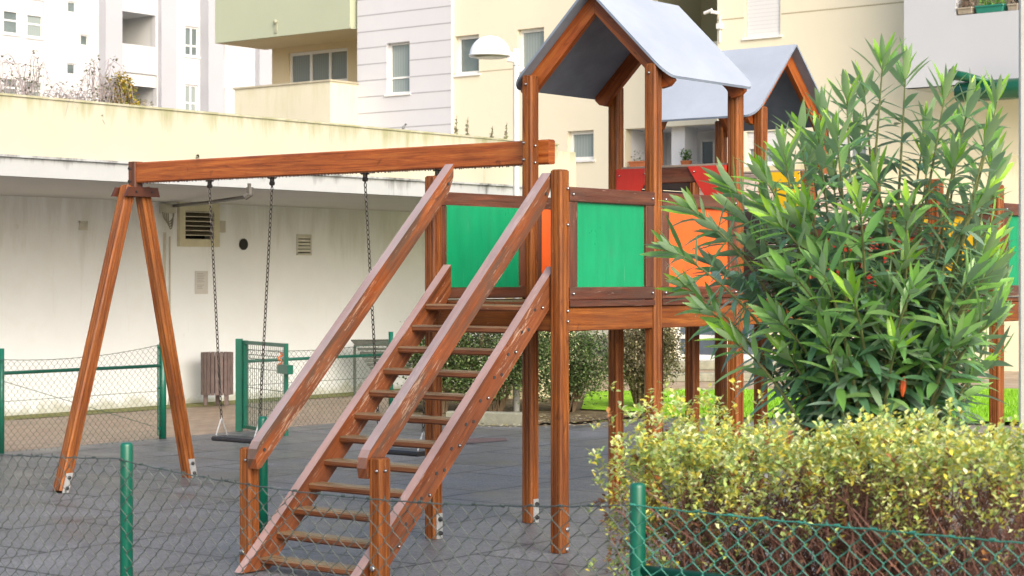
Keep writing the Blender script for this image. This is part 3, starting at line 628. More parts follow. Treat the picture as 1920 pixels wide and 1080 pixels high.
PE = PD.back(3.0); w5 = [rc(PE, 403, 421, 82, 112), rc(PE, 403, 421, 164, 212)]; m = MB(); wallmesh(m, PE, tq - 1, PE.t(720), -3, 22, w5, .3); m.build('rear_wall', M['white_wall'], bd)
m = MB(); blk(m, PD, PD.t(185), PD.t(216), -3, 22, 0, .5); blk(m, PD, PD.t(375), PD.t(404), -3, 22, 0, .6); blk(m, PD, PD.t(296), PD.t(324), -3, 22, -.1, .25); blk(m, PE, PE.t(478), PE.t(503), -3, 22, 0, .35)
m.build('pilaster', wall('pilaster_grey', (.40, .41, .445), bscale=.3), bd)
for r in smalls: window(PD, r, bd, 'glass', inset=.1, fw=.05, sill=False)
for i, r in enumerate(tall):
    a, b, c, d = r; window(PD, r, bd, 'curtain_pale' if i % 2 else 'glass', trans=(.36,), mull=(.5,) if i in (2, 3) else (), inset=.12, fw=.08, shut=.42 if i in (0, 1, 4, 5) else 0)
for r in w5: window(PE, r, bd, 'glass', trans=(.4,), inset=.12, fw=.08)
m = MB(); D = 2.6
for (a, b, c, d) in lg:
    m.quad(PD.pt(a, c, -D), PD.pt(b, c, -D), PD.pt(b, d, -D), PD.pt(a, d, -D)); m.quad(PD.pt(a, c, -.3), PD.pt(a, c, -D), PD.pt(a, d, -D), PD.pt(a, d, -.3)); m.quad(PD.pt(b, c, -.3), PD.pt(b, c, -D), PD.pt(b, d, -D), PD.pt(b, d, -.3))
    m.quad(PD.pt(a, d, -.3), PD.pt(b, d, -.3), PD.pt(b, d, -D), PD.pt(a, d, -D)); m.quad(PD.pt(a, c, -.3), PD.pt(b, c, -.3), PD.pt(b, c, -D), PD.pt(a, c, -D))
m.build('loggia', wall('loggia_grey', (.52, .53, .53), bscale=.4), bd)
PD2 = PD.back(2.5); window(PD2, (PD2.t(250), PD2.t(289), PD2.z(270, 92), PD2.z(270, 53)), bd, 'curtain_pale', mull=(.55,), inset=.05, fw=.1, sill=False)
window(PD2, (PD2.t(250), PD2.t(292), PD2.z(270, 200), PD2.z(270, 158)), bd, 'glass_dark', mull=(.5,), inset=.05, fw=.1, sill=False)
m = MB(); a, b, c, d = lg[1]; m.quad(PD.pt(a, d - (d - c) * .40, -.1), PD.pt(b, d - (d - c) * .40, -.1), PD.pt(b, d, -.1), PD.pt(a, d, -.1), uv=[(0, 0), (3, 0), (3, 1.2), (0, 1.2)]); m.build('shutter', M['shutter'], bd)

# ---- plants on the garage roof
def zpar(px): return 3.285
PP = Pl(ab(0, 8.05), U)
def arch_plant(cx, n, hgt, spread, label, leafy, cols, zb=3.12, nm='dry_bush'):
    c = PP.pt(PP.t(cx), zb, -.1); r = root(nm, c, label, 'plant', group=None); m = MB(); lf = MB()
    for i in range(n):
        a = R.uniform(0, 6.3); q = R.uniform(.2, 1) * spread; h_ = hgt * R.uniform(.55, 1); p0 = c + Vector((R.uniform(-.08, .08), R.uniform(-.08, .08), 0)); p3 = p0 + Vector((math.cos(a) * q, math.sin(a) * q * .5, h_ * R.uniform(.15, .75)))
        pts = []
        for k in range(8):
            t = k / 7; p = p0.lerp(p3, t); p.z = p0.z + h_ * 4 * t * (1 - t) * .8 + (p3.z - p0.z) * t; p += Vector((R.uniform(-.015, .015), R.uniform(-.015, .015), 0)); pts.append(p)
        m.tube(pts, [.0042 - .0004 * k for k in range(8)], 4, False)
        for _ in range(3):
            k = R.randint(3, 6); b = pts[k]; e = b + Vector((R.uniform(-.12, .12), R.uniform(-.05, .05), R.uniform(-.22, -.02))); m.tube([b, b.lerp(e, .5) + Vector((0, 0, .02)), e], .0018, 3, False)
        for _ in range(leafy):
            b = pts[R.randint(1, 7)]; leaf2(lf, b + Vector((R.uniform(-.05, .05), R.uniform(-.05, .05), R.uniform(-.05, .05))), R.uniform(0, 6.3), R.uniform(-1, 1), .035, cols)
    m.build('stems', paint('dry_stem', (.34, .30, .30), .8, .3, 20), r)
    if lf.f: lf.build('leaves', M['leaf'], r, colors=True)
DRY = [(.20, .20, .14), (.30, .28, .20), (.15, .17, .10)]; YEL = [(.48, .36, .03), (.42, .25, .04), (.30, .36, .08), (.52, .42, .08)]
for cx, n, h_, s_, lf_, lb in ((15, 22, .34, .42, 3, 'bare arching bush at far left on top of the parapet'), (70, 24, .52, .42, 5, 'tallest bare arching bush with a few dark leaves on the parapet'), (128, 16, .28, .36, 3, 'small bare bush below the square window on the parapet'), (163, 16, .32, .34, 4, 'thin arching bush between two square windows on the parapet')):
    arch_plant(cx, n, h_, s_, lb, lf_, DRY)
arch_plant(205, 22, .60, .36, 'grey bare weeping bush beside the yellow shrub on the parapet', 6, DRY)
arch_plant(236, 18, .50, .17, 'golden yellow leafed shrub standing on the parapet', 80, YEL, nm='yellow_shrub')
arch_plant(270, 26, .22, .20, 'low mound of dry grass at the right of the yellow shrub', 14, [(.36, .33, .22), (.25, .25, .14)], nm='dry_grass_clump')
for px, h_, lb in ((855, .26, 'left'), (876, .25, 'second'), (922, .17, 'third'), (949, .23, 'fourth')):
    c = PP.pt(PP.t(px), 3.12, 0); r = root('weed_stalk', c, 'pale upright weed on the parapet, %s from left beside the street lamp' % lb, 'weed', group='weeds on the parapet'); m = MB(); lf = MB()
    m.tube([c, c + Vector((.01, 0, .16 + h_))], [.005, .002], 4)
    for i in range(46): z = .12 + h_ * R.random(); leaf2(lf, c + Vector((0, 0, z)), R.uniform(0, 6.3), R.uniform(.1, 1), .055 * (1.25 - z / (h_ + .2)), [(.45, .44, .30), (.36, .38, .22)])
    m.build('stem', M['trunk'], r); lf.build('leaves', M['leaf'], r, colors=True)
c = PF.pt(PF.t(373), 2.72, .0); r = root('ledge_sprig', c, 'small dark leafy sprig growing on the canopy ledge above the swing beam', 'plant'); m = MB(); lf = MB()
for dx, dz in ((-.05, .06), (0, .11), (.06, .05)):
    m.tube([c, c + Vector((dx, 0, dz))], .003, 4)
    for i in range(7): t = R.uniform(.3, 1); leaf2(lf, c + Vector((dx * t, 0, dz * t)), R.uniform(0, 6.3), R.uniform(.2, 1.2), .035, [(.05, .06, .02), (.10, .09, .03)])
m.build('stem', M['trunk'], r); lf.build('leaves', M['leaf'], r, colors=True)
# small bird on the parapet
pbr = Pl(ab(0, 7.95), U); c = pbr.pt(pbr.t(756), 3.285, 0); br_ = root('bird', c, 'tiny grey bird with dark head perched on the parapet edge', 'bird'); m = MB()
ax = Vector((.55, 0, .83)); pts = [c + Vector((-.012, 0, .008)) + ax * q for q in (-.012, 0, .018, .036, .050, .060, .070, .076)]
m.tube(pts, [.003, .010, .017, .0175, .012, .0125, .010, .003], 10); m.tube([pts[0] + Vector((.004, 0, 0)), pts[0] + Vector((-.02, .0, -.012)), pts[0] + Vector((-.035, 0, -.022))], [.006, .006, .004], 6); bo = m.build('body', M['bird'], br_, smooth=True)
m = MB(); m.ball(pts[6], .0125, n=8, m=6); m.tube([pts[6] + Vector((.008, -.002, 0)), pts[6] + Vector((.022, -.003, -.002))], [.004, .0008], 6); m.build('head', M['bird_dark'], br_, smooth=True)
m = MB()
for dy in (-.006, .006): m.tube([c + Vector((-.006, dy, .018)), c + Vector((-.004, dy, .0))], .0012, 4)
m.build('bird_leg', M['bird_dark'], br_)

# ------------------------------------------------------------------ fences
def chainlink(m, A, B, z0, zf, p=.066, r=.0014, wob=.004, seed=1, n=4):
    rr = random.Random(seed); A = Vector(A); B = Vector(B); Ln = (B - A).length; d = (B - A) / Ln; nrm = Vector((d.y, -d.x, 0)); k = 0; cnt = int(Ln / (p / 2))
    ph = [rr.uniform(0, 6.3) for _ in range(4)]
    def W(t, z): return (wob * (math.sin(t * 5.1 + ph[0]) + math.sin(z * 9 + t * 2 + ph[1])), wob * 1.3 * math.sin(t * 3.3 + z * 5 + ph[2]), wob * (math.sin(t * 7 + ph[3] + z * 4)))
    for k in range(cnt + 1):
        tb = k * p / 2; zt = zf(tb); pts = []; j = 0; z = zt
        while z > z0 - p / 2:
            side = 1 if (j + k) % 2 == 0 else -1; t = tb + side * p / 4; w_ = W(t, z)
            for dz, s2, oo in ((.0022, .86, .0026), (-.0022, .86, -.0026)):
                pts.append(A + d * (tb + side * p / 4 + side * .0012 + w_[0]) + Vector((0, 0, z + dz * 1.5 + w_[2] - A.z)) + nrm * (oo * side + w_[1]))
            j += 1; z -= p / 2
        m.tube(pts, r, n, False)
def wire(m, pts, r=.0016, tw=True):
    out = []
    for a, b in zip(pts, pts[1:]):
        a = Vector(a); b = Vector(b); N = max(2, int((b - a).length / .03))
        for k in range(N):
            p = a.lerp(b, k / N); out.append(p + Vector((0, 0, .0014 * math.sin(len(out) * 1.9))) if tw else p)
    out.append(Vector(pts[-1])); m.tube(out, r, 4)
fp = [ab(-4.295, -1.27 + 2.24), ab(-4.295, -1.27), ab(-4.295, -3.51), ab(-4.295, -5.75)]
ff = root('front_fence', fp[1], 'low chain-link fence with round green posts in the foreground, crossing before the stairs', 'fence')
for i, p in enumerate(fp):
    m = MB(); h_ = (1.0, 1.0, 1.005, 1.0)[i]; m.tube([p, p + Vector((0, 0, h_ - .012)), p + Vector((0, 0, h_ - .004)), p + Vector((0, 0, h_))], [.0235, .0235, .0215, .016], 24); m.build('post', M['fence_green'], ff, smooth=True)
def sag(Ln, a, b, s): return lambda t: a + (b - a) * t / Ln - s * 4 * (t / Ln) * (1 - t / Ln)
off = -U * .026
for i in range(3):
    A_ = fp[i] + off; B_ = fp[i + 1] + off; Ln = (B_ - A_).length
    zf = [sag(Ln, .915, .945, .02), sag(Ln, .94, .945, .055), sag(Ln, .945, .955, .012)][i]
    m = MB(); chainlink(m, A_, B_, -.02, zf, seed=i + 3, wob=.0085, r=.0017); mo = m.build('wire_mesh', M['mesh_front_right'] if i == 2 else M['mesh_front'], ff, smooth=True)
    m = MB(); wire(m, [A_ + (B_ - A_) * q + Vector((0, 0, zf(q * Ln) - .002)) for q in [k / 12 for k in range(13)]], .0022)
    for q in [k * .11 / Ln for k in range(int(Ln / .11))]:      # twisted ties along the top wire
        p = A_ + (B_ - A_) * q + Vector((0, 0, zf(q * Ln))); m.tube([p + V * .008, p - V * .008 + Vector((0, 0, R.uniform(-.003, .003)))], .0042, 5)
    m.build('top_wire', M['mesh_front_right'] if i == 2 else M['mesh_front'], ff)
m = MB(); p0 = ab(-4.295, -3.51 - .02, .755); p1 = ab(-4.295, -5.75, .755); m.tube([p0, p1], .0155, 16); m.build('rail', M['fence_green'], ff, smooth=True)

bf0 = ab(0, 0)
LP = [gnd(305, 822) - U * 6.2, gnd(305, 822) - U * 4.05, gnd(3, 851), gnd(305, 822)]
bfl = root('rear_fence', gnd(3, 851), 'chain-link fence with green rail and round posts at left between playground and building', 'fence')
GP = gnd(305, 822); n_u = Vector((U.y, -U.x, 0))
for i, p in enumerate(LP):
    m = MB(); rr_ = .036 if i == 3 else .024; hh = .95; m.tube([p, p + Vector((0, 0, hh))], rr_, 16); po = m.build('post', M['fence_green'], bfl, smooth=True)
m = MB(); m.tube([LP[0] + Vector((0, 0, .72)), LP[3] + Vector((0, 0, .72))], .017, 10); m.build('rail', M['fence_green'], bfl, smooth=True)
m = MB(); m.tube([LP[3] - U * .06 + Vector((0, 0, .03)), LP[3] - U * .06 + Vector((0, 0, .93))], .008, 6); 
for zz_ in (.1, .5, .9): m.tube([LP[3] - U * .065 + Vector((0, 0, zz_)), LP[3] + Vector((0, 0, zz_))], .012, 6)
m.build('tension_bar', M['fence_green'], bfl)
for (A_, B_, zs, sd_) in ((LP[2], LP[3] - U * .05, (.85, .93, .05), 5), (LP[1], LP[2], (.9, .85, .03), 6), (LP[0], LP[1], (.9, .9, .03), 7)):
    Ln = (B_ - A_).length; m = MB(); zf = sag(Ln, *zs); chainlink(m, A_ + n_u * .03, B_ + n_u * .03, .02, zf, p=.072, r=.0016, wob=.004, seed=sd_, n=3); m.build('wire_mesh', M['mesh_green'], bfl)
    m = MB(); wire(m, [A_ + n_u * .03 + (B_ - A_) * q + Vector((0, 0, zf(q * Ln))) for q in [k / 8 for k in range(9)]], .003); wire(m, [A_ + Vector((0, 0, .47)), B_ + Vector((0, 0, .47))], .0025); m.build('top_wire', M['mesh_green'], bfl)
m = MB(); wire(m, [LP[2] + Vector((0, 0, .66)), LP[3] - U * .1 + Vector((0, 0, .12))], .0028); m.build('brace_wire', M['mesh_green'], bfl)
# gate
G0 = at(455, 0, 19.7); G0.z = 0; G1 = at(536, 0, 18.75); G1.z = 0; gd = (G1 - G0).normalized(); gl = (G1 - G0).length
gt = root('fence_gate', G0, 'open green metal gate with welded wire infill between the two rear fences', 'gate')
m = MB(); m.beam(G0 - Vector((.035, 0, 0)), G0 - Vector((.035, 0, -.955)), .07, .07, up=(0, 1, 0), bev=.004); m.build('gate_post', M['fence_green'], gt)
m = MB(); g0 = G0 + gd * .065 + Vector((0, 0, 0)); g1 = G1
m.beam(g0 + Vector((0, 0, .03)), g0 + Vector((0, 0, .94)), .05, .05, up=gd, bev=.003); m.beam(g1 + Vector((0, 0, .03)), g1 + Vector((0, 0, .94)), .04, .04, up=gd, bev=.003)
m.beam(g0 + gd * .026 + Vector((0, 0, .92)), g1 - gd * .021 + Vector((0, 0, .92)), .036, .036, bev=.003); m.beam(g0 + gd * .026 + Vector((0, 0, .05)), g1 - gd * .021 + Vector((0, 0, .05)), .036, .036, bev=.003)
fr = m.build('gate_frame', M['fence_green'], gt); m = MB(); Ln = (g1 - g0).length; k = 1
while k * .05 < Ln:
    p = g0 + gd * (k * .05); pts = [p + Vector((0, 0, .06)), p + Vector((0, 0, .74)), p + Vector((0, 0, .78)) + gd.cross(Vector((0, 0, 1))) * .025, p + Vector((0, 0, .82)), p + Vector((0, 0, .9))]; m.tube(pts, .0025, 4); k += 1
for z in (.26, .46, .66, .76, .80, .85): m.tube([g0 + Vector((0, 0, z)), g1 + Vector((0, 0, z))], .003, 4)
m.build('wire_infill', M['mesh_green'], fr)
m = MB(); q = g1 + Vector((0, 0, .685)); m.box((-.15, -.03, -.045), (.11, .03, .045), gd, gd.cross(Vector((0, 0, 1))), q); m.build('latch', M['fence_green'], gt)
tg = root('gate_cord', g1 - gd * .12 + Vector((0, 0, .72)), 'short orange and white cord tied on the open gate', 'cord'); m = MB(); c = g1 - gd * .13 + Vector((0, -.02, .80))
pts = [c + Vector((.022 * math.sin(k * 1.1), -.01 * math.cos(k * 1.7), .045 - .013 * k)) for k in range(11)]; m.tube(pts, [.007 + .006 * abs(math.sin(k * .9)) for k in range(11)], 6)
o = m.build('cord', M['orange_tag'], tg)
# right rear fence
RB = at(455, 0, 19.7); RB.z = 0; r0 = RB + U * .05 + n_u * 0; r1 = RB + U * 2.29
rf = root('rear_fence', r1, 'chain-link fence with green rail behind the stairs, right of the gate', 'fence')
m = MB(); m.tube([r1, r1 + Vector((0, 0, .975))], .026, 14); m.build('post', M['fence_green'], rf, smooth=True)
m = MB(); m.tube([r0 + Vector((0, 0, .72)), r1 + Vector((0, 0, .72))], .017, 10); m.build('rail', M['fence_green'], rf, smooth=True)
Ln = (r1 - r0).length; zf = sag(Ln, .84, .87, .05); m = MB(); chainlink(m, r0 + n_u * .03, r1 + n_u * .03, .02, zf, p=.072, r=.0016, seed=9, n=3); m.build('wire_mesh', M['mesh_green'], rf)
m = MB(); wire(m, [r0 + (r1 - r0) * q + Vector((0, 0, zf(q * Ln))) for q in [k / 8 for k in range(9)]], .003); wire(m, [r0 + Vector((0, 0, .47)), r1 + Vector((0, 0, .47))], .0025); m.build('top_wire', M['mesh_green'], rf)
# lone green post beside the stairs
p = Vector((-1.405, 10.72, 0)); m = MB(); m.tube([p, p + Vector((0, 0, .79)), p + Vector((0, 0, .812))], [.0285, .0285, .022], 20); o = m.build('fence_post', M['fence_green'], smooth=True); tag(o, 'lone green post behind the foot of the left stair handrail', 'post')

# ------------------------------------------------------------------ litter bin, bench, lamp, pillar
bp = gnd(407, 759); bn = root('litter_bin', bp, 'round brown slatted litter bin on two legs by the wall', 'bin'); m = MB()
for k in range(22):
    a = 2 * math.pi * k / 22; c = bp + Vector((math.cos(a), math.sin(a), 0)) * .19; tn = Vector((-math.sin(a), math.cos(a), 0)); 
    m.extr(rprof(.046, .02, .005), c + Vector((0, 0, .13)), c + Vector((0, 0, .655)), tn, Vector((math.cos(a), math.sin(a), 0)))
m.build('slats', M['bin'], bn); m = MB(); m.tube([bp + Vector((0, 0, .15)), bp + Vector((0, 0, .60))], .165, 18); m.build('liner', M['dark'], bn)
for s_ in (-.13, .13): m = MB(); m.beam(bp + Vector((s_, -.08, 0)), bp + Vector((s_, -.08, .2)), .05, .05, up=(0, 1, 0), bev=.004); m.build('leg', M['bin'], bn)
m = MB(); m.beam(bp + Vector((0.0, .05, 0)), bp + Vector((0, .05, .2)), .05, .05, up=(0, 1, 0), bev=.004); m.build('leg', M['bin'], bn)
# slatted bench seen from behind, beside the rounded wall end
bq = gnd(706, 741); be = root('slatted_bench', bq, 'dark slatted bench with rolled top beside the rounded wall end', 'bench'); m = MB()
X_ = Vector((.97, .24, 0)); N_ = Vector((.24, -.97, 0))
prof = [(.10, .715), (.03, .70), (-.02, .675)] + [(-.03 + .006 * k, .625 - .052 * k) for k in range(6)]
for k, (o_, z_) in enumerate(prof): c = bq + N_ * (-o_) + Vector((0, 0, z_)); m.beam(c - X_ * (.30 - .035 * max(0, k - 2)), c + X_ * .62, .03, .040 if k > 2 else .03, bev=.006)
for k in range(9): c = bq + N_ * (-.05 - .03 * k) + Vector((0, 0, .70 + .004 * k)); m.beam(c - X_ * .30, c + X_ * .6, .026, .02, bev=.005)
m.build('slats', M['bench'], be)
for s_ in (-.30, .15, .55):
    m = MB(); c = bq + X_ * s_; m.tube([c + Vector((0, .05, 0)), c + Vector((0, .04, .3)), c + Vector((0, .03, .60)), c + Vector((0, .09, .67))], .02, 8); m.build('leg', M['bench'], be)
# street lamp
lp = at(968, 0, 22.3); lp.z = 0; la = root('street_lamp', lp, 'pale grey street lamp with white half-dome head in front of the cream building', 'street lamp')
zt = at(968, 92, 22.3).z; m = MB(); m.tube([lp, lp + Vector((0, 0, zt - .12)), lp + Vector((0, 0, zt))], [.042, .037, .037], 16); m.build('pole', M['lamp_pole'], la, smooth=True)
m = MB(); zj = at(968, 124, 22.3).z; m.tube([lp + Vector((0, 0, zj)), lp + Vector((0, 0, zj + .008))], .0395, 16); m.build('pole_joint', M['steel'], la)
hc = at(919, 104, 22.3); m = MB(); m.ball(hc, .235, 1.03, .8, 1.0, 28, 12, z0=0.0); m.tube([hc + Vector((0, 0, -.012)), hc + Vector((0, 0, .012))], .25, 28); m.build('lamp_head', M['lamp_white'], la, smooth=False)
m = MB(); m.tube([hc + Vector((0, 0, -.03)), hc + Vector((0, 0, -.012))], [.17, .235], 24); m.build('lamp_lens', paint('lens', (.35, .34, .24), .2, .2, 5), la)
m = MB(); m.beam(hc + Vector((.2, 0, -.02)), lp + Vector((0, 0, hc.z - .03)), .06, .11, bev=.012); m.build('arm', M['lamp_white'], la)
for o_ in bpy.data.objects:
    if o_.name.startswith('lamp_head'): o_.data.polygons.foreach_set('use_smooth', [True] * len(o_.data.polygons))
# concrete pillar at the right edge
pp = at(1907, 0, 5.62); pc = Vector((pp.x, pp.y, 0)) - V * .15 + U * .15; m = MB(); m.beam(pc, pc + Vector((0, 0, 4.5)), .30, .30, up=V, bev=.012)
tag(m.build('concrete_pillar', M['pillar']), 'pale concrete pillar cut off at the right edge, in front of the oleander', 'pillar')

# ------------------------------------------------------------------ climbing frame (local frame: x along U, y along V, origin at the front stair post)
ps = root('climbing_frame', S1, 'brown wooden climbing frame with two gabled roofs, stairs, coloured panels and swing beam', 'climbing frame', rz=TH)
PWD, HW = .084, .042
def P3(x, y, z): return Vector((x, y, z))
def part(m, name, mat, parent=None, smooth=False): return m.build(name, mat, parent or ps, smooth=smooth, world=False)
def bolt(m, c, n, r=.013):
    n = Vector(n).normalized(); c = Vector(c); m.tube([c, c + n * .006, c + n * .011, c + n * .014], [r, r, r * .8, r * .3], 10)
TALL, LOW = 2.91, 2.215
posts = {}
for (i, j, h_) in ((0, 0, LOW + .005), (0, 1, LOW), (1, 0, TALL + .01), (1, 1, TALL), (2, 0, TALL), (2, 1, TALL), (3, 0, 2.34), (3, 1, 2.34), (4, 1, TALL), (5, 1, TALL), (4, 2, TALL), (5, 2, TALL), (4, 0, 2.34), (5, 0, 2.34), (4, -1, 2.25), (5, -1, 2.25), (3, -1, 2.25)):
    m = MB(); x, y = i * L, j * L
    m.extr(rprof(PWD, PWD, .010, .0042), P3(x, y, .0), P3(x, y, h_ - .008), Vector((1, 0, 0)), Vector((0, 1, 0)))
    m.extr(rprof(PWD - .003, PWD - .003, .010), P3(x, y, h_ - .008), P3(x, y, h_), Vector((1, 0, 0)), Vector((0, 1, 0)), True, rprof(PWD - .018, PWD - .018, .008))
    posts[(i, j)] = part(m, 'post', M['post'])
def bracket(x, y, parent, dx, dy, z1=.155):
    """galvanised plate on the post side facing (dx,dy), with two dark bolts"""
    m = MB(); X = Vector((dx, dy, 0)); Y = Vector((-dy, dx, 0)); m.box((HW + .001, -.026, .0), (HW + .007, .026, z1), X, Y, P3(x, y, 0)); b_ = part(m, 'bracket', M['galv'], parent)
    m = MB()
    for z in (.035, z1 - .035): c = P3(x, y, z) + X * (HW + .007); m.tube([c, c + X * .010, c + X * .022], [.015, .015, .008], 10)
    part(m, 'bracket_bolt', M['rubber'], parent)
for k in ((0, 1), (1, 1), (2, 1), (1, 0), (2, 0), (4, 1), (3, 0)): bracket(k[0] * L, k[1] * L, posts[k], 0, -1)
m = MB()
for z in (.02, .135, 1.34, 1.40, 1.90, 2.11): bolt(m, (HW * .35, -HW, z), (0, -1, 0), .016 if z < .2 else .009)
part(m, 'bolt', M['steel'], posts[(0, 0)])
m = MB()
for z in (2.36, 2.47): bolt(m, (L - HW, L + .018, z), (-1, 0, 0), .010); bolt(m, (L - .01, L - HW, z - .02), (0, -1, 0), .008)
bolt(m, (L - HW, L, 2.85), (-1, 0, 0), .009); part(m, 'bolt', M['steel'], posts[(1, 1)])
m = MB(); bolt(m, (L - HW, 0, 2.86), (-1, 0, 0), .009); bolt(m, (L - HW, -.02, 1.5), (-1, 0, 0), .008); part(m, 'bolt', M['steel'], posts[(1, 0)])
# panels: key, direction, colour. edge from post A to post B; outer face on side s
def panel(A, B, color, s, z0=1.462, z1=2.122, kind='full', stile=.085):
    a = P3(A[0] * L, A[1] * L, 0); b = P3(B[0] * L, B[1] * L, 0); d = (b - a).normalized(); n = Vector((d.y, -d.x, 0)) * s; Ln = (b - a).length; o = n * (HW - .022)
    m = MB(); e = HW + .001
    m.beam(a + d * e + o + P3(0, 0, z1 - .043), b - d * e + o + P3(0, 0, z1 - .043), .04, .086, bev=.005); m.beam(a + d * e + o + P3(0, 0, z0 + .038), b - d * e + o + P3(0, 0, z0 + .038), .04, .076, bev=.005)
    for q in (1, 2):
        c = a + d * (e + stile / 2) if q == 1 else b - d * (e + stile / 2)
        m.beam(c + o * .9 + P3(0, 0, z0 + .077), c + o * .9 + P3(0, 0, z1 - .087), .036, stile - .002, up=d, bev=.003)
    fr = part(m, 'panel_frame', M['rail']); m = MB(); oo = n * (HW - .034)
    m.box((e + stile - .01, -.008, z0 + .07), (Ln - e - stile + .01, .008, z1 - .08), d, n, a + oo); part(m, 'panel', M[color], fr)
    m = MB()
    for t in (e + .03, Ln - e - .03):
        for z in (z1 - .043, z0 + .038): bolt(m, a + d * t + n * (HW - .002) + P3(0, 0, z), n, .009)
    part(m, 'bolt', M['steel'], fr)
panel((0, 0), (1, 0), 'green_panel', 1); panel((0, 1), (1, 1), 'green_panel', -1)
panel((1, 0), (2, 0), 'orange_panel', 1); panel((1, 1), (2, 1), 'orange_panel', -1)
panel((4, 0), (4, -1), 'yellow_panel', 1); panel((4, -1), (5, -1), 'green_panel', 1); panel((3, 0), (3, -1), 'red_panel', 1, z1=1.95)
panel((5, 1), (5, 2), 'orange_panel', 1); panel((4, 2), (5, 2), 'green_panel', -1)
# gates with triangular corner pieces
def gatepanel(A, B, color, z1=2.33, zlow=2.07, sides=(0, 1), hh=.10):
    a = P3(A[0] * L, A[1] * L, 0); b = P3(B[0] * L, B[1] * L, 0); d = (b - a).normalized(); n = Vector((-1, 0, 0)); Ln = (b - a).length; m = MB(); e = HW + .001
    m.beam(a + d * e + n * .02 + P3(0, 0, z1 - hh / 2), b - d * e + n * .02 + P3(0, 0, z1 - hh / 2), .04, hh, bev=.005); h_ = part(m, 'header_beam', M['rail'] if hh > .05 else M['grey_plank'])
    for q in sides:
        m = MB(); c = a + d * e if q == 0 else b - d * e; dd = d if q == 0 else -d; w0, w1 = .30, .12
        for off_ in (.042,):
            pf = [(0, zlow), (w1, zlow), (w0, z1 + .006), (0, z1 + .006)]; f_ = [c + dd * x + n * off_ + P3(0, 0, z) for x, z in pf]; g_ = [p + n * .014 for p in f_]
            i_ = [m.vert(p) for p in f_]; k_ = [m.vert(p) for p in g_]; m.face(i_ if q else i_[::-1]); m.face(k_[::-1] if q else k_)
            for t in range(4): m.face([i_[t], k_[t], k_[(t + 1) % 4], i_[(t + 1) % 4]])
        g = part(m, 'corner_panel', M[color], h_); m = MB()
        for x, z in ((.03, z1 - .04), (w0 - .06, z1 - .03), (.03, zlow + .05)): bolt(m, c + dd * x + n * .056 + P3(0, 0, z), n, .006)
        part(m, 'bolt', M['steel'], h_)
gatepanel((2, 0), (2, 1), 'red_panel'); gatepanel((3, 0), (3, 1), 'yellow_panel', sides=(0,), hh=.035)
m = MB(); m.beam(P3(2 * L + .06, HW, 2.345), P3(2 * L + .06, L - HW, 2.345), .10, .018, bev=.004); m.beam(P3(3 * L + .06, HW, 2.345), P3(3 * L + .06, L - HW, 2.345), .10, .018, bev=.004); part(m, 'header_board', M['grey_plank'])
def planks(A, B, z0, z1, mat, name, n=6, off=0.0):
    a = P3(A[0] * L, A[1] * L, 0); b = P3(B[0] * L, B[1] * L, 0); d = (b - a).normalized(); nn = Vector((d.y, -d.x, 0)) * off; m = MB(); h_ = (z1 - z0) / n
    for k in range(n): m.beam(a + d * (HW + .003) + nn + P3(0, 0, z0 + (k + .5) * h_), b - d * (HW + .003) + nn + P3(0, 0, z0 + (k + .5) * h_), .022, h_ - .006, bev=.004)
    part(m, name, mat)
planks((2, 1), (3, 1), 1.47, 2.34, M['shade_plank'], 'tunnel_shade_side', 7); planks((2, 0), (3, 0), 1.47, 2.05, M['shade_plank'], 'tunnel_shade_side', 5)  # boards added to make the opening behind the red corners look black
planks((3, 1), (4, 1), 1.47, 2.36, M['grey_plank'], 'plank_side', 8); planks((4, 1), (5, 1), 1.47, 2.38, M['grey_plank'], 'plank_side', 8); planks((3, 0), (4, 0), 1.47, 2.33, M['grey_plank'], 'plank_side', 8); planks((3, 0.0), (3, 1), 1.47, 2.06, M['shade_plank'], 'tunnel_shade_end', 5, off=-.07)  # last row: near-black boards added to widen the shaded opening
# decks: planks and edge beams
cells = [(0, 0), (1, 0), (2, 0), (3, 0), (3, -1), (4, -1), (4, 0), (4, 1)]
for (i, j) in cells:
    m = MB(); n = 8
    for k in range(n):
        y = j * L + (k + .5) * L / n; x0 = i * L + (HW if k in (0, n - 1) else -.004) + .003; x1 = (i + 1) * L - (HW if k in (0, n - 1) else -.004) - .003 - (.008 if k not in (0, n - 1) else 0)
        m.beam(P3(x0, y, 1.437), P3(x1, y, 1.437), L / n - .006, .030, bev=.004)
    part(m, 'deck', M['tread'])
edges = set()
for (i, j) in cells:
    for e in (((i, j), (i + 1, j)), ((i, j + 1), (i + 1, j + 1)), ((i, j), (i, j + 1)), ((i + 1, j), (i + 1, j + 1))): edges.add(e)
for (A, B) in sorted(edges):
    a = P3(A[0] * L, A[1] * L, 1.349); b = P3(B[0] * L, B[1] * L, 1.349); d = (b - a).normalized(); m = MB(); m.beam(a + d * HW, b - d * HW, .045, .137, bev=.005); part(m, 'deck_beam', M['post'])
# edge strip under the panel, stands proud
for (A, B, s_) in (((0, 0), (1, 0), -1), ((1, 0), (2, 0), -1), ((0, 1), (1, 1), 1)):
    m = MB(); y = A[1] * L + s_ * (HW - .012); m.beam(P3(A[0] * L + HW + .002, y, 1.440), P3(B[0] * L - HW - .002, y, 1.440), .028, .036, bev=.004); part(m, 'deck_edge', M['rail'])
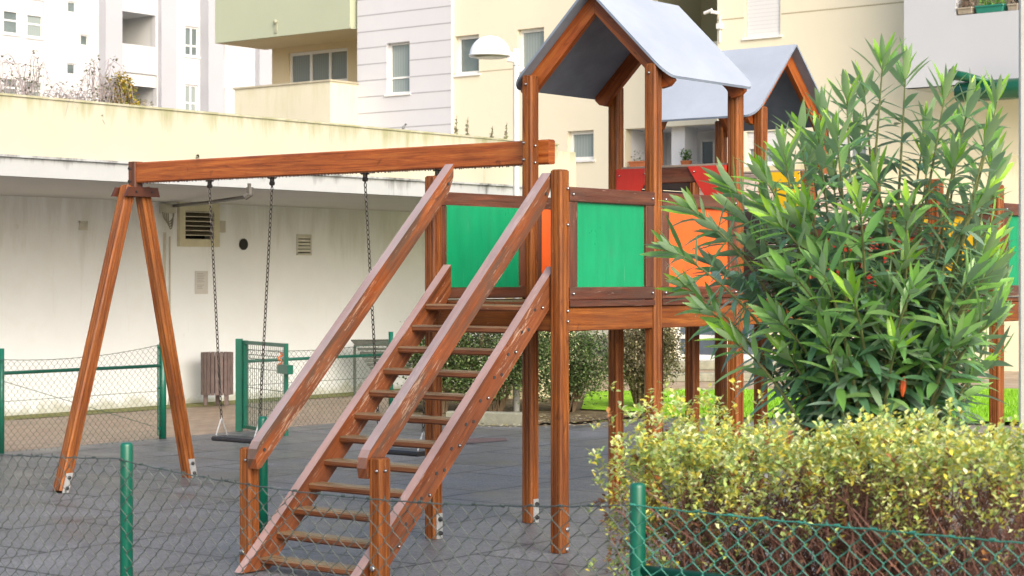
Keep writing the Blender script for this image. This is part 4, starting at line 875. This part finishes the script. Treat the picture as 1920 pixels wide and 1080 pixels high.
# roofs: ridge along local x (tower A) or y (tower B)
def roof(cx, cy, along):
    def T(r, s, z): return P3(cx + r, cy + s, z) if along == 'x' else P3(cx + s, cy + r, z)   # r along the ridge, s across
    hr = L / 2 + .040; zr = 3.418; we = L / 2 + .13; sl = (zr - 2.825) / we; th = .012; m = MB(); rc_ = .09
    sheets = None
    for sg in (-1, 1):
        # outline in (r, distance from ridge), rounded lower corners
        pts = [(-hr, 0), (-hr, we - rc_)] + [(-hr + rc_ * (1 - math.cos(rad(a))), we - rc_ + rc_ * math.sin(rad(a))) for a in (15, 30, 45, 60, 75, 90)]
        pts += [(-r_, d_) for r_, d_ in pts[::-1]]
        lo = [m.vert(T(r_, sg * d_, zr - sl * d_)) for r_, d_ in pts]; hi = [m.vert(T(r_, sg * d_ * 1.0 + sg * .006, zr + th * 1.3 - sl * d_)) for r_, d_ in pts]
        flip = (sg > 0) == (along == 'x')
        m.cur = 0; m.face(hi[::-1] if flip else hi); m.cur = 1; m.face(lo if flip else lo[::-1])
        for k in range(len(pts)):
            q = (k + 1) % len(pts); m.face([lo[k], lo[q], hi[q], hi[k]])
    rf_ = part(m, 'roof', [M['roof_top'], M['roof_under']])
    m = MB()
    for sg in (-1, 1):
        for r_ in (-hr + .07, hr - .07):
            for d_ in (.08, .26, .44, .57): c = T(r_, sg * d_, zr + th * 1.3 - sl * d_); m.ball(c, .008, 1, 1, .6, 8, 4)
    part(m, 'roof_screw', M['galv'], rf_)
    # rafters just inside the posts, lower ends rounded
    for r_ in (-L / 2 + HW + .024, L / 2 - HW - .024):
        for sg in (-1, 1):
            m = MB(); dp = .135; pr = [(0.0 if sg > 0 else 0, 0)]
            out = [(.001, zr - .003), (we - .02, zr - .003 - sl * (we - .02)), (we - .015, zr - .03 - sl * (we - .02)), (we - .05, zr - sl * (we - .02) - .062), (we - .11, zr - sl * (we - .02) - .075), (we - .145, zr - sl * (we - .145) - dp * 1.04), (.001, zr - dp * 1.04)]
            th2 = .021; A_ = [m.vert(T(r_ - th2, sg * s_, z)) for s_, z in out]; B_ = [m.vert(T(r_ + th2, sg * s_, z)) for s_, z in out]; N = len(out); o_ = R.random() * 9
            def uvq(s_, z): t = s_ * .707 - z * .707; return (o_ + s_ * .72 - z * .70, s_ * .70 + z * .72)
            m.face(A_, [uvq(*p) for p in out]); m.face(B_[::-1], [uvq(*p) for p in out[::-1]])
            for k in range(N): q = (k + 1) % N; m.face([A_[k], B_[k], B_[q], A_[q]], [uvq(*out[k]), (uvq(*out[k])[0], uvq(*out[k])[1] + .04), (uvq(*out[q])[0], uvq(*out[q])[1] + .04), uvq(*out[q])])
            part(m, 'rafter', M['beam'], rf_)
roof(1.5 * L, .5 * L, 'x'); roof(4.5 * L, 1.5 * L, 'y')
# stairs
SL = .966
def stair_z(x): return 1.60 + (x + .04) * SL          # top edge of the stringer
for y in (.080, L - .080):
    m = MB(); t = .030; x0, x1 = -1.70, (.035 if y > .5 else -HW - .002)
    if y < .5: x1 = .02
    dpv = .195
    out = [(x1, stair_z(x1)), (x1, stair_z(x1) - dpv * .86), (x1 - .05, stair_z(x1 - .05) - dpv), (x0 + .20, .004), (x0 - .005, .004)]
    A_ = [m.vert((x, y - t, z)) for x, z in out]; B_ = [m.vert((x, y + t, z)) for x, z in out]; N = len(out); o_ = R.random() * 9
    def uvs(x, z): return (o_ + x * .72 + z * .70, -x * .70 + z * .72)
    m.face(A_[::-1], [uvs(*p) for p in out[::-1]]); m.face(B_, [uvs(*p) for p in out])
    for k in range(N): q = (k + 1) % N; a_, b_ = uvs(*out[k]), uvs(*out[q]); m.face([A_[k], A_[q], B_[q], B_[k]], [a_, b_, (b_[0], b_[1] + .044), (a_[0], a_[1] + .044)])
    so = part(m, 'stringer', M['worn_light']); m = MB()
    for k in range(12):
        x = -.2 - .1242 * k + .03; z = 1.42 - .124 * k
        for dx in (.0, .065):
            xx = x + dx; zz2 = z - .012 + (0 if dx == 0 else .012)
            if zz2 < stair_z(xx) - .02 and zz2 > .03 and xx < -.05: c = Vector((xx, y - t, zz2)); m.tube([c + Vector((0, .002, 0)), c - Vector((0, .003, 0))], .010, 10)
    part(m, 'bolt_hole', M['dark'], so); m = MB()
    for k in range(0, 12, 2):
        x = -.2 - .1242 * k + .095; z = 1.42 - .124 * k
        if x < -.05 and z > .05: bolt(m, (x, y - t, z), (0, -1, 0), .008)
    part(m, 'bolt', M['steel'], so)
for k in range(12):
    m = MB(); x = -.205 - .1242 * k; z = 1.436 - .1238 * k
    xm = x + .060; m.beam(Vector((xm, .111, z - .019)), Vector((xm, L - .111, z - .019)), .118, .038, bev=.009); part(m, 'tread', M['tread'])
# handrail posts and handrails
for y in (0, L):
    m = MB(); x = -1.545; h_ = .665; m.extr(rprof(PWD, PWD, .010, .0042), P3(x, y, 0), P3(x, y, h_ - .008), Vector((1, 0, 0)), Vector((0, 1, 0))); m.extr(rprof(PWD - .003, PWD - .003, .010), P3(x, y, h_ - .008), P3(x, y, h_), Vector((1, 0, 0)), Vector((0, 1, 0)), True, rprof(PWD - .018, PWD - .018, .008))
    hp = part(m, 'handrail_post', M['post']); m = MB(); bolt(m, (x - HW, y + .012, .095), (-1, 0, 0), .017); bolt(m, (x - HW, y - .02, .6), (-1, 0, 0), .009); bolt(m, (x - .01, y - HW, .60), (0, -1, 0), .009); part(m, 'bolt', M['steel'], hp)
    yy = y + .076 if y == 0 else y - .076; m = MB(); t = .033
    def hz(x): return 2.20 + (x + .03) * .972        # upper edge line
    xa, xb = -1.59, (-.028 if y == 0 else .06); dz = .150; rr_ = .05
    out = [(xb, hz(xb)), (xb + .0, hz(xb) - dz * .55), (xb - .03, hz(xb) - dz * .98), (xb - .06, hz(xb - .06) - dz), (xa + .06, hz(xa + .06) - dz), (xa + .03, hz(xa + .03) - dz * 1.02), (xa, hz(xa) - dz * .86), (xa - .012, hz(xa) - dz * .5), (xa - .004, hz(xa) - .02), (xa + .02, hz(xa + .02))]
    A_ = [m.vert((x_, yy - t, z)) for x_, z in out]; B_ = [m.vert((x_, yy + t, z)) for x_, z in out]; N = len(out); o_ = R.random() * 9
    m.face(A_[::-1], [uvs(*p) for p in out[::-1]]); m.face(B_, [uvs(*p) for p in out])
    for k in range(N): q = (k + 1) % N; a_, b_ = uvs(*out[k]), uvs(*out[q]); m.face([A_[k], A_[q], B_[q], B_[k]], [a_, b_, (b_[0], b_[1] + .066), (a_[0], a_[1] + .066)])
    hr_ = part(m, 'handrail', M['worn']); m = MB()
    for xx in (xa + .05, xb - .05): c = Vector((xx, yy - t, hz(xx) - dz * .5)); m.tube([c + Vector((0, .002, 0)), c - Vector((0, .004, 0))], .010, 10)
    part(m, 'bolt_hole', M['dark'], hr_)
    bm_ = None
# swing beam with hanging water drops, end post, cross piece and legs
bx = L + HW + .037; m = MB(); y0, y1 = L - .115, L + 3.965
m.extr(rprof(.07, .160, .010), P3(bx, y0, 2.412), P3(bx, y1 - .03, 2.412), Vector((1, 0, 0)), Vector((0, 0, 1))); sb = part(m, 'swing_beam', M['beam'])
m = MB(); y = L + .05
while y < y1 - .1:
    m.ball((bx - .028 + R.uniform(-.002, .002), y, 2.331 - .002), R.uniform(.0035, .0062), 1, 1, 1.5, 6, 4); y += R.uniform(.014, .040)
o = part(m, 'water_drops', NG('water').out((.06, .04, .03), .03, 0, .8), sb); o['kind'] = 'stuff'
m = MB(); ye = y1 + .012
m.beam(P3(bx - .005, ye, 2.30), P3(bx - .005, ye, 2.50), .085, .085, up=(0, 1, 0), bev=.008); ep = part(m, 'beam_end_post', M['rail']); m = MB()
for z in (2.345, 2.445): c = P3(bx - .048, ye + .015, z); m.tube([c, c - Vector((.016, 0, 0))], .011, 8)
part(m, 'bolt', M['rubber'], ep)
Lb = gnd(114, 923); Rb = gnd(356, 894); RM = ROOT[ps.name].inverted(); Lb = RM @ Lb; Rb = RM @ Rb; Lb.z = Rb.z = 0
for b, sx in ((Lb, -1), (Rb, 1)):
    m = MB(); top = P3(bx + sx * .068, ye + .012 , 2.30); d = (top - b).normalized(); m.beam(b, top, PWD + .012, PWD + .012, up=(0, 1, 0), bev=.010, groove=.0042); lg_ = part(m, 'swing_leg', M['post'])
    m = MB(); X = Vector((0, -1, 0)); Y = Vector((1, 0, 0)); 
    q0 = b + X * (HW + .009); ax_ = d; sd_ = Vector((1, 0, 0))
    f_ = [q0 + sd_ * -.030, q0 + sd_ * .030, q0 + sd_ * .030 + ax_ * .15, q0 - sd_ * .030 + ax_ * .15]; i_ = [m.vert(p) for p in f_]; k_ = [m.vert(p + X * .006) for p in f_]; m.face(i_); m.face(k_[::-1])
    for t in range(4): m.face([i_[t], i_[(t + 1) % 4], k_[(t + 1) % 4], k_[t]])
    part(m, 'bracket', M['galv'], lg_); m = MB()
    for h_ in (.035, .115): c = q0 + ax_ * h_ + X * .006; m.tube([c, c + X * .012, c + X * .02], [.014, .014, .007], 10)
    part(m, 'bracket_bolt', M['rubber'], lg_)
m = MB()
for yy in (ye - .070, ye + .085):
    out = [(-.17, 2.225), (.17, 2.225), (.15, 2.298), (-.13, 2.298)]; A_ = [m.vert((bx + x_, yy - .016, z)) for x_, z in out]; B_ = [m.vert((bx + x_, yy + .016, z)) for x_, z in out]; o_ = R.random() * 9
    m.face(A_, [(o_ + x_, z) for x_, z in out]); m.face(B_[::-1], [(o_ + x_, z) for x_, z in out[::-1]])
    for k in range(4): q = (k + 1) % 4; m.face([A_[k], B_[k], B_[q], A_[q]], [(o_ + out[k][0], out[k][1]), (o_ + out[k][0], out[k][1] + .03), (o_ + out[q][0], out[q][1] + .03), (o_ + out[q][0], out[q][1])])
cp = part(m, 'cross_piece', M['rail']); m = MB()
for x_ in (-.07, .09): c = P3(bx + x_, ye - .086, 2.262); m.tube([c, c + Vector((0, -.008, 0))], .009, 8)
part(m, 'bolt', M['rubber'], cp)

# ------------------------------------------------------------------ swings
def make_swing(label):
    sr = root('swing', ab(bx, 0), label, 'swing', rz=TH, group='swings under the long beam'); ROOT[sr.name] = Matrix.Identity(4)
    zb, zs = 2.33, .385
    def P(m, n, mat, par=None, sm=False): return m.build(n, mat, par or sr, smooth=sm, world=False)
    for sg in (-1, 1):
        top = P3(0, sg * .335, zb); bot = P3(0, sg * .205, zs + .145)
        m = MB(); m.box((-.022, -.022, -.012), (.022, .022, .0), O=top); m.tube([top - Vector((0, 0, .012)), top - Vector((0, 0, .03))], .017, 10); m.tube([top - Vector((0, .014, .045)), top - Vector((0, -.014, .045))], .017, 10); m.tube([top - Vector((0, 0, .03)), top - Vector((0, 0, .075))], .007, 6); P(m, 'hanger', M['chain'])
        m = MB(); a = top - Vector((0, 0, .07)); d = (bot - a); n = int(d.length / .033); d_ = d.normalized(); X = Vector((1, 0, 0)); Y = d_.cross(X)
        for k in range(n):
            c = a + d * ((k + .5) / n); S_ = X if k % 2 else Y; pts = [c + d_ * (.0205 * math.cos(t * math.pi / 5)) + S_ * (.0105 * math.sin(t * math.pi / 5)) for t in range(11)]; m.tube(pts, .0037, 5, False)
        P(m, 'chain', M['chain'])
        m = MB(); sp = .055; m.tube([P3(-sp, sg * .205, zs + .012), P3(-sp * .9, sg * .205, zs + .04), P3(-.008, sg * .205, zs + .135), P3(0, sg * .205, zs + .15), P3(.008, sg * .205, zs + .135), P3(sp * .9, sg * .205, zs + .04), P3(sp, sg * .205, zs + .012)], .0055, 8); P(m, 'stirrup', M['galv'])
    m = MB(); m.extr(rprof(.17, .034, .012), P3(0, -.225, zs), P3(0, .225, zs), Vector((1, 0, 0)), Vector((0, 0, 1))); P(m, 'seat', M['rubber'])
    m = MB()
    for sg in (-1, 1):
        for x in (-.055, .055): m.ball((x, sg * .205, zs + .018), .011, 1, 1, .6, 8, 5)
    P(m, 'seat_bolt', M['steel']); return sr
sw = make_swing('empty black swing on dark chains at left, nearest the A-frame legs'); sw.location = ab(bx, L + 2.80)
s2 = copy_tree(sw); s2.location = ab(bx, L + 1.20); s2['label'] = 'empty black swing on dark chains hanging partly behind the stairs'; s2.rotation_euler = (0, 0, TH)
sw.rotation_euler = (0, 0, TH)

# ------------------------------------------------------------------ vegetation
# shrubs in the bed behind the play tower
SG = [(.08, .15, .04), (.12, .19, .055), (.18, .25, .09), (.05, .09, .03), (.24, .28, .14)]; SB = [(.17, .16, .07), (.22, .19, .10), (.12, .12, .05), (.28, .26, .16)]
def shrub(px, py, w_, h_, label, cols, n=3800, seed=1, dep=None):
    rr = random.Random(seed); c = gnd(px, py); c.z = .02; r = root('shrub', c, label, 'shrub', group='shrubs in the bed'); dep = dep or w_ * .8
    st = MB()
    for i in range(34):
        a = rr.uniform(0, 6.3); q = rr.uniform(.1, 1); e = c + Vector((math.cos(a) * q * w_ / 2 * .8, math.sin(a) * q * dep / 2 * .8, h_ * rr.uniform(.5, .95))); b = c + Vector((math.cos(a) * .1, math.sin(a) * .1, 0))
        mid = b.lerp(e, .5) + Vector((rr.uniform(-.06, .06), rr.uniform(-.06, .06), rr.uniform(0, .1))); st.tube([b, mid, e], [.014, .009, .004], 5)
    st.build('stems', M['trunk'], r); m = MB(); cl = []
    for i in range(120):
        a = rr.uniform(0, 6.3); u = rr.uniform(-.9, 1); s = math.sqrt(max(0, 1 - u * u)); k = rr.uniform(.35, 1.03) ** .7; cl.append((c + Vector((math.cos(a) * s * w_ / 2 * k, math.sin(a) * s * dep / 2 * k, h_ * .54 + u * h_ * .46 * k)), rr.uniform(.09, .17), rr.uniform(.45, 1.4)))
    for i in range(n):
        p, q, br = rr.choice(cl); v_ = Vector((rr.gauss(0, 1), rr.gauss(0, 1), rr.gauss(0, 1))) * q * .62; z = p + v_
        if z.z < .12: continue
        cc = [tuple(x * br for x in t) for t in cols]; leaf2(m, z, rr.uniform(0, 6.3), rr.uniform(-.6, 1.3), rr.uniform(.022, .042), cc, rr)
    m.build('foliage', M['leaf'], r, colors=True)
shrub(820, 777, .80, 1.08, 'leafy green shrub seen through the stair treads, left end of the bed', SG, 9000, 21)
shrub(925, 775, 1.15, 1.04, 'wide green shrub behind the stairs above the concrete kerb', SG, 14000, 22)
shrub(1060, 775, 1.12, 1.08, 'rounded green shrub with bare stems between the two front legs', SG, 12000, 23)
shrub(1208, 768, .88, 1.12, 'olive brown shrub behind the right tower leg beside the lawn', SB, 12000, 24)

# clipped hedge with yellow-green leaves, in front of the oleander
hg = root('hedge', ab(-3.7, -4.6), 'clipped hedge with yellow-green leaves over bare brown twigs, behind the front fence', 'hedge')
HA0, HA1, HB0, HB1 = -4.08, -3.42, -3.22, -7.3
rr = random.Random(77)
def htop(b): return 1.055 + .155 * min(1, max(0, (-b - 3.2) / 2.6)) + .026 * math.sin(b * 9) + .022 * math.sin(b * 23 + 1) + .016 * math.sin(b * 41) - .10 * max(0, 1 - (HB0 - b) / .22) ** 2
tw = MB()
for i in range(9000):
    b = rr.uniform(HB0 - .08, HB1); a = rr.uniform(HA0 + .04, HA1 - .05); z0 = rr.uniform(0, .95) if rr.random() < .85 else 0; ln = rr.uniform(.10, .42); p = ab(a, b, z0)
    if p.x / p.y > .30: continue
    d = Vector((rr.gauss(0, .6), rr.gauss(0, .6), 1)).normalized(); e = p + d * ln; k = Vector((rr.uniform(-.03, .03), rr.uniform(-.03, .03), 0))
    if e.z > htop(b) - .03: continue
    tw.tube([p, p.lerp(e, .5) + k, e], [.0032, .0024, .0013], 3, False)
    for _ in range(2):
        s = p.lerp(e, rr.uniform(.3, .9)); f = s + Vector((rr.gauss(0, .05), rr.gauss(0, .05), rr.uniform(.0, .09))); tw.tube([s, f], [.0016, .0009], 3, False)
for i in range(26):                                           # main stems
    b = HB0 - .12 - i * .15; a = rr.uniform(-3.9, -3.6); p = ab(a, b, 0); tw.tube([p, p + Vector((rr.uniform(-.08, .08), 0, .3)), p + Vector((rr.uniform(-.15, .15), rr.uniform(-.1, .1), .75))], [.012, .009, .005], 5)
tw.build('twigs', M['twig'], hg)
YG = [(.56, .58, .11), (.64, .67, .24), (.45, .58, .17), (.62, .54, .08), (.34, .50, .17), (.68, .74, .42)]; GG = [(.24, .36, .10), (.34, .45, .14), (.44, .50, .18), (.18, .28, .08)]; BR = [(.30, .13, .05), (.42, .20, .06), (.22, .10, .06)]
m = MB(); n = 0
def sprig(p, d, k, s, cols):
    for i in range(k):
        t = i / k; q = p + d * (t * .045) + Vector((rr.gauss(0, .004), rr.gauss(0, .004), rr.gauss(0, .004))); az = i * 2.4 + rr.random(); leaf2(m, q, az, rr.uniform(.0, 1.0), s * rr.uniform(.75, 1.2), cols, rr, .30)
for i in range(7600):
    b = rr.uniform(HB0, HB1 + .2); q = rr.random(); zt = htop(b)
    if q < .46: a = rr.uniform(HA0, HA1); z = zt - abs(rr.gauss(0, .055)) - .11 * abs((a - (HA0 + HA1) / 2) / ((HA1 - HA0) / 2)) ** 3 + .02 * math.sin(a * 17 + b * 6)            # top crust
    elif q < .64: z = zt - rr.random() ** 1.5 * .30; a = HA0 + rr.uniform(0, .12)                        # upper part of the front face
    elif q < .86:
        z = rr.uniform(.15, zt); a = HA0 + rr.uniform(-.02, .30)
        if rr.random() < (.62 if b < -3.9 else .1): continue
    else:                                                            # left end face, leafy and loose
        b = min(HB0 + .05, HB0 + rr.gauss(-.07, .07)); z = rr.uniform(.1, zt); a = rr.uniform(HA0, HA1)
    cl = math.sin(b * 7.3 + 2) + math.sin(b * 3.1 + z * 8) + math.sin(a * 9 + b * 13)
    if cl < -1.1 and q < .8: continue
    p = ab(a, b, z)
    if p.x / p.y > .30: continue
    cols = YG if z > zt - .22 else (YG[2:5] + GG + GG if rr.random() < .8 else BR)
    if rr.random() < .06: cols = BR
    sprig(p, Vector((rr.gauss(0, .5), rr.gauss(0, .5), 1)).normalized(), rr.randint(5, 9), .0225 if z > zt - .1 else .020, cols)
for i in range(1300):                                            # upright shoots over the clipped top
    b = rr.uniform(HB0 + .02, HB1 + .2); a = rr.uniform(HA0, HA1); p = ab(a, b, htop(b) - .02)
    if p.x / p.y > .30: continue
    d = Vector((rr.gauss(0, .3), rr.gauss(0, .3), 1)).normalized(); sprig(p, d * rr.uniform(1, 2.4), 9, .023, YG)
for i in range(26000):                                           # dead leaves held among the twigs
    b = rr.uniform(HB0, HB1 + .2); p = ab(HA0 + rr.uniform(.03, .55), b, rr.uniform(.05, 1.0)); kk = math.sin(b * 11 + p.z * 7) + math.sin(b * 5 - p.z * 13)
    if kk < -1.3 or p.z > htop(b) - .1: continue
    if False: pass
    if p.x / p.y > .30: continue
    leaf2(m, p, rr.uniform(0, 6.3), rr.uniform(-1, 1), .018, [(.15, .075, .05), (.21, .11, .075), (.10, .05, .035), (.30, .18, .12), (.07, .04, .03)], rr, .3)
m.build('foliage', M['leaf'], hg, colors=True)

# oleander
oc = at(1640, 0, 7.35); oc.z = 0
ol = root('oleander_bush', oc, 'large oleander with long narrow leaves standing behind the hedge', 'bush')
rr = random.Random(5)
def oleaf(m, p, d, up, s, col_, bend):
    """lanceolate leaf: five stations, folded along the midrib"""
    d = d.normalized(); side = d.cross(up)
    if side.length < 1e-4: side = d.orthogonal()
    side.normalize(); nn = side.cross(d).normalized(); st = ((0, .08), (.14, .50), (.34, .92), (.56, 1.0), (.76, .70), (.91, .32), (1.0, .02)); wd = s * .096; rows = []; q = Vector(p); dd = d.copy(); prev = 0
    m.tint = (*col_, 1)
    for t, w_ in st:
        q = q + dd * (t - prev) * s; dd = (dd - Vector((0, 0, 1)) * bend * (t - prev)).normalized(); prev = t; n2 = side.cross(dd).normalized()
        rows.append((m.vert(q - side * wd * w_ + n2 * wd * w_ * .28), m.vert(q), m.vert(q + side * wd * w_ + n2 * wd * w_ * .28)))
    for A, B in zip(rows, rows[1:]): m.face([A[0], A[1], B[1], B[0]]); m.face([A[1], A[2], B[2], B[1]])
tips = [(1655, 120, 0), (1698, 135, .1), (1588, 190, 0), (1772, 175, -.1), (1818, 190, .1), (1870, 190, 0), (1500, 245, .1), (1535, 260, -.1), (1610, 260, .2), (1735, 235, .2), (1300, 395, 0), (1262, 470, -.1), (1385, 400, .1), (1440, 390, 0), (1480, 330, .2), (1560, 330, .2), (1350, 440, .1), (1420, 480, 0),
        (1375, 640, -.2), (1460, 600, -.3), (1330, 585, -.1), (1500, 420, -.3), (1640, 330, -.3), (1700, 400, -.3), (1790, 300, -.2), (1860, 300, .2), (1580, 450, -.3), (1880, 400, 0), (1840, 380, -.3), (1490, 520, -.4), (1600, 560, -.45), (1710, 540, -.45), (1820, 520, -.4), (1880, 560, 0), (1430, 560, .2), (1550, 640, -.4), (1680, 650, -.4), (1790, 640, -.4), (1870, 670, 0), (1480, 670, -.2), (1590, 690, -.3), (1520, 300, .3), (1850, 260, -.3), (1865, 340, .3), (1872, 450, .2), (1868, 500, -.3), (1875, 610, .1), (1840, 450, .3), (1870, 540, .35), (1780, 470, .3), (1860, 580, -.4), (1830, 700, -.2), (1340, 500, .3), (1400, 540, .3), (1290, 540, 0), (1370, 350, .2), (1545, 215, .3), (1470, 290, -.2), (1620, 170, .3), (1430, 330, -.2), (1570, 260, -.2), (1800, 240, .3), (1740, 300, .1)]
for i in range(36):
    a = rr.uniform(0, 6.3); q = rr.random() ** .5; tips.append((1610 + math.cos(a) * q * 270, 545 + math.sin(a) * q * 165, rr.uniform(-.45, .55)))
NEW = [(.20, .40, .035), (.27, .47, .05)]; MID = [(.16, .34, .07), (.21, .38, .12), (.13, .29, .08)]; OLD = [(.12, .27, .13), (.18, .33, .19), (.10, .23, .11), (.25, .37, .26), (.24, .36, .20)]
lm, stm = MB(), MB(); nl = 0
for ti, (px, py, dz) in enumerate(tips):
    if px > 1880: px = 1880 - rr.random() * 20
    tip = at(px, py, 7.3 + dz); base = oc + Vector((rr.uniform(-.12, .16), rr.uniform(-.15, .15), 0)); H_ = tip.z
    hv = Vector((tip.x - base.x, tip.y - base.y, 0)); c1 = base + Vector((hv.x * .15, hv.y * .15, max(.5, H_ * .45))); c2 = base + Vector((hv.x * (.62 if py < 330 else .50), hv.y * .6, H_ * (.66 if py < 330 else .86)))
    pts = [base * (1 - t) ** 3 + c1 * 3 * t * (1 - t) ** 2 + c2 * 3 * t * t * (1 - t) + tip * t ** 3 for t in [k / 20 for k in range(21)]]
    stm.tube(pts, [.011 * (1 - k / 20) ** .8 + .0028 for k in range(21)], 6)
    cum = [0]
    for a_, b_ in zip(pts, pts[1:]): cum.append(cum[-1] + (b_ - a_).length)
    T = cum[-1]; s = T; wh = 0; fresh = py < 420 or ti % 3 == 0
    while s > T * (.50 if py < 450 else .56) and wh < 15 and s > 0:
        k = max(i for i in range(21) if cum[i] <= s + 1e-6); k = min(k, 19); f = (s - cum[k]) / max(1e-6, cum[k + 1] - cum[k]); p = pts[k].lerp(pts[k + 1], f); ax = (pts[k + 1] - pts[k]).normalized(); e1 = ax.orthogonal().normalized(); e2 = ax.cross(e1); ph = wh * 1.05 + ti
        for j in range(4 if wh < 2 else 3):
            an = ph + j * (1.57 if wh < 2 else 2.094) + rr.uniform(-.25, .25); o_ = e1 * math.cos(an) + e2 * math.sin(an); opn = min(1.6, .34 + wh * .20) + rr.uniform(-.2, .25); d = ax * math.cos(opn) + o_ * math.sin(opn)
            if p.z < .95: continue
            s_ = (.145 + .010 * min(wh, 3)) * rr.uniform(.75, 1.15)
            if wh == 0: s_ *= .9
            cs = NEW if (wh < 2 and fresh) else (MID if wh < 5 else OLD); c_ = rr.choice(cs); g_ = rr.uniform(.8, 1.2); q_ = p + d * s_
            if q_.x / q_.y > .2645: continue
            oleaf(lm, p, d, ax, s_, tuple(x * g_ * 1.2 for x in c_), rr.uniform(.0, .9) * (1 if wh > 1 else .25)); nl += 1
        wh += 1; s -= rr.uniform(.054, .086) * (1 if wh > 2 else .45)
stm.build('stems', paint('oleander_stem', (.15, .17, .06), .6, .35, 20), ol); lm.build('foliage', M['oleander'], ol, smooth=True, colors=True)
m = MB(); c = at(1692, 728, 7.0); m.tube([c + Vector((0, 0, -.03)), c, c + Vector((.004, 0, .03)), c + Vector((.004, 0, .045))], [.004, .013, .011, .003], 8); m.build('seed_pod', M['orange_panel'], ol)

# ------------------------------------------------------------------ every bolt, screw and slat its own part
def split_loose(o):
    me = o.data; n = len(me.vertices); par = list(range(n))
    def find(a):
        while par[a] != a: par[a] = par[par[a]]; a = par[a]
        return a
    for e in me.edges:
        a, b = find(e.vertices[0]), find(e.vertices[1])
        if a != b: par[a] = b
    gs = {}
    for p in me.polygons: gs.setdefault(find(p.vertices[0]), []).append(p)
    if len(gs) < 2: return
    nm = o.name.split('.')[0]; first = True; vs = [v.co.copy() for v in me.vertices]; sm = me.polygons[0].use_smooth
    for polys in gs.values():
        ids = sorted({v for p in polys for v in p.vertices}); mp = {v: k for k, v in enumerate(ids)}; m2 = bpy.data.meshes.new(nm)
        m2.from_pydata([vs[v] for v in ids], [], [[mp[v] for v in p.vertices] for p in polys])
        for mt in me.materials: m2.materials.append(mt)
        m2.polygons.foreach_set('use_smooth', [sm] * len(polys)); m2.polygons.foreach_set('material_index', [p.material_index for p in polys]); m2.update()
        if first: new0 = m2; first = False
        else:
            c = bpy.data.objects.new(nm, m2); col.objects.link(c); c.parent = o.parent
    o.data = new0
for o in list(bpy.data.objects):
    if o.type == 'MESH' and o.name.split('.')[0] in ('bolt', 'bracket_bolt', 'seat_bolt', 'roof_screw', 'bird_leg', 'pilaster', 'header_board', 'cross_piece', 'bolt_hole', 'vent_shaft', 'wall_joint'): split_loose(o)
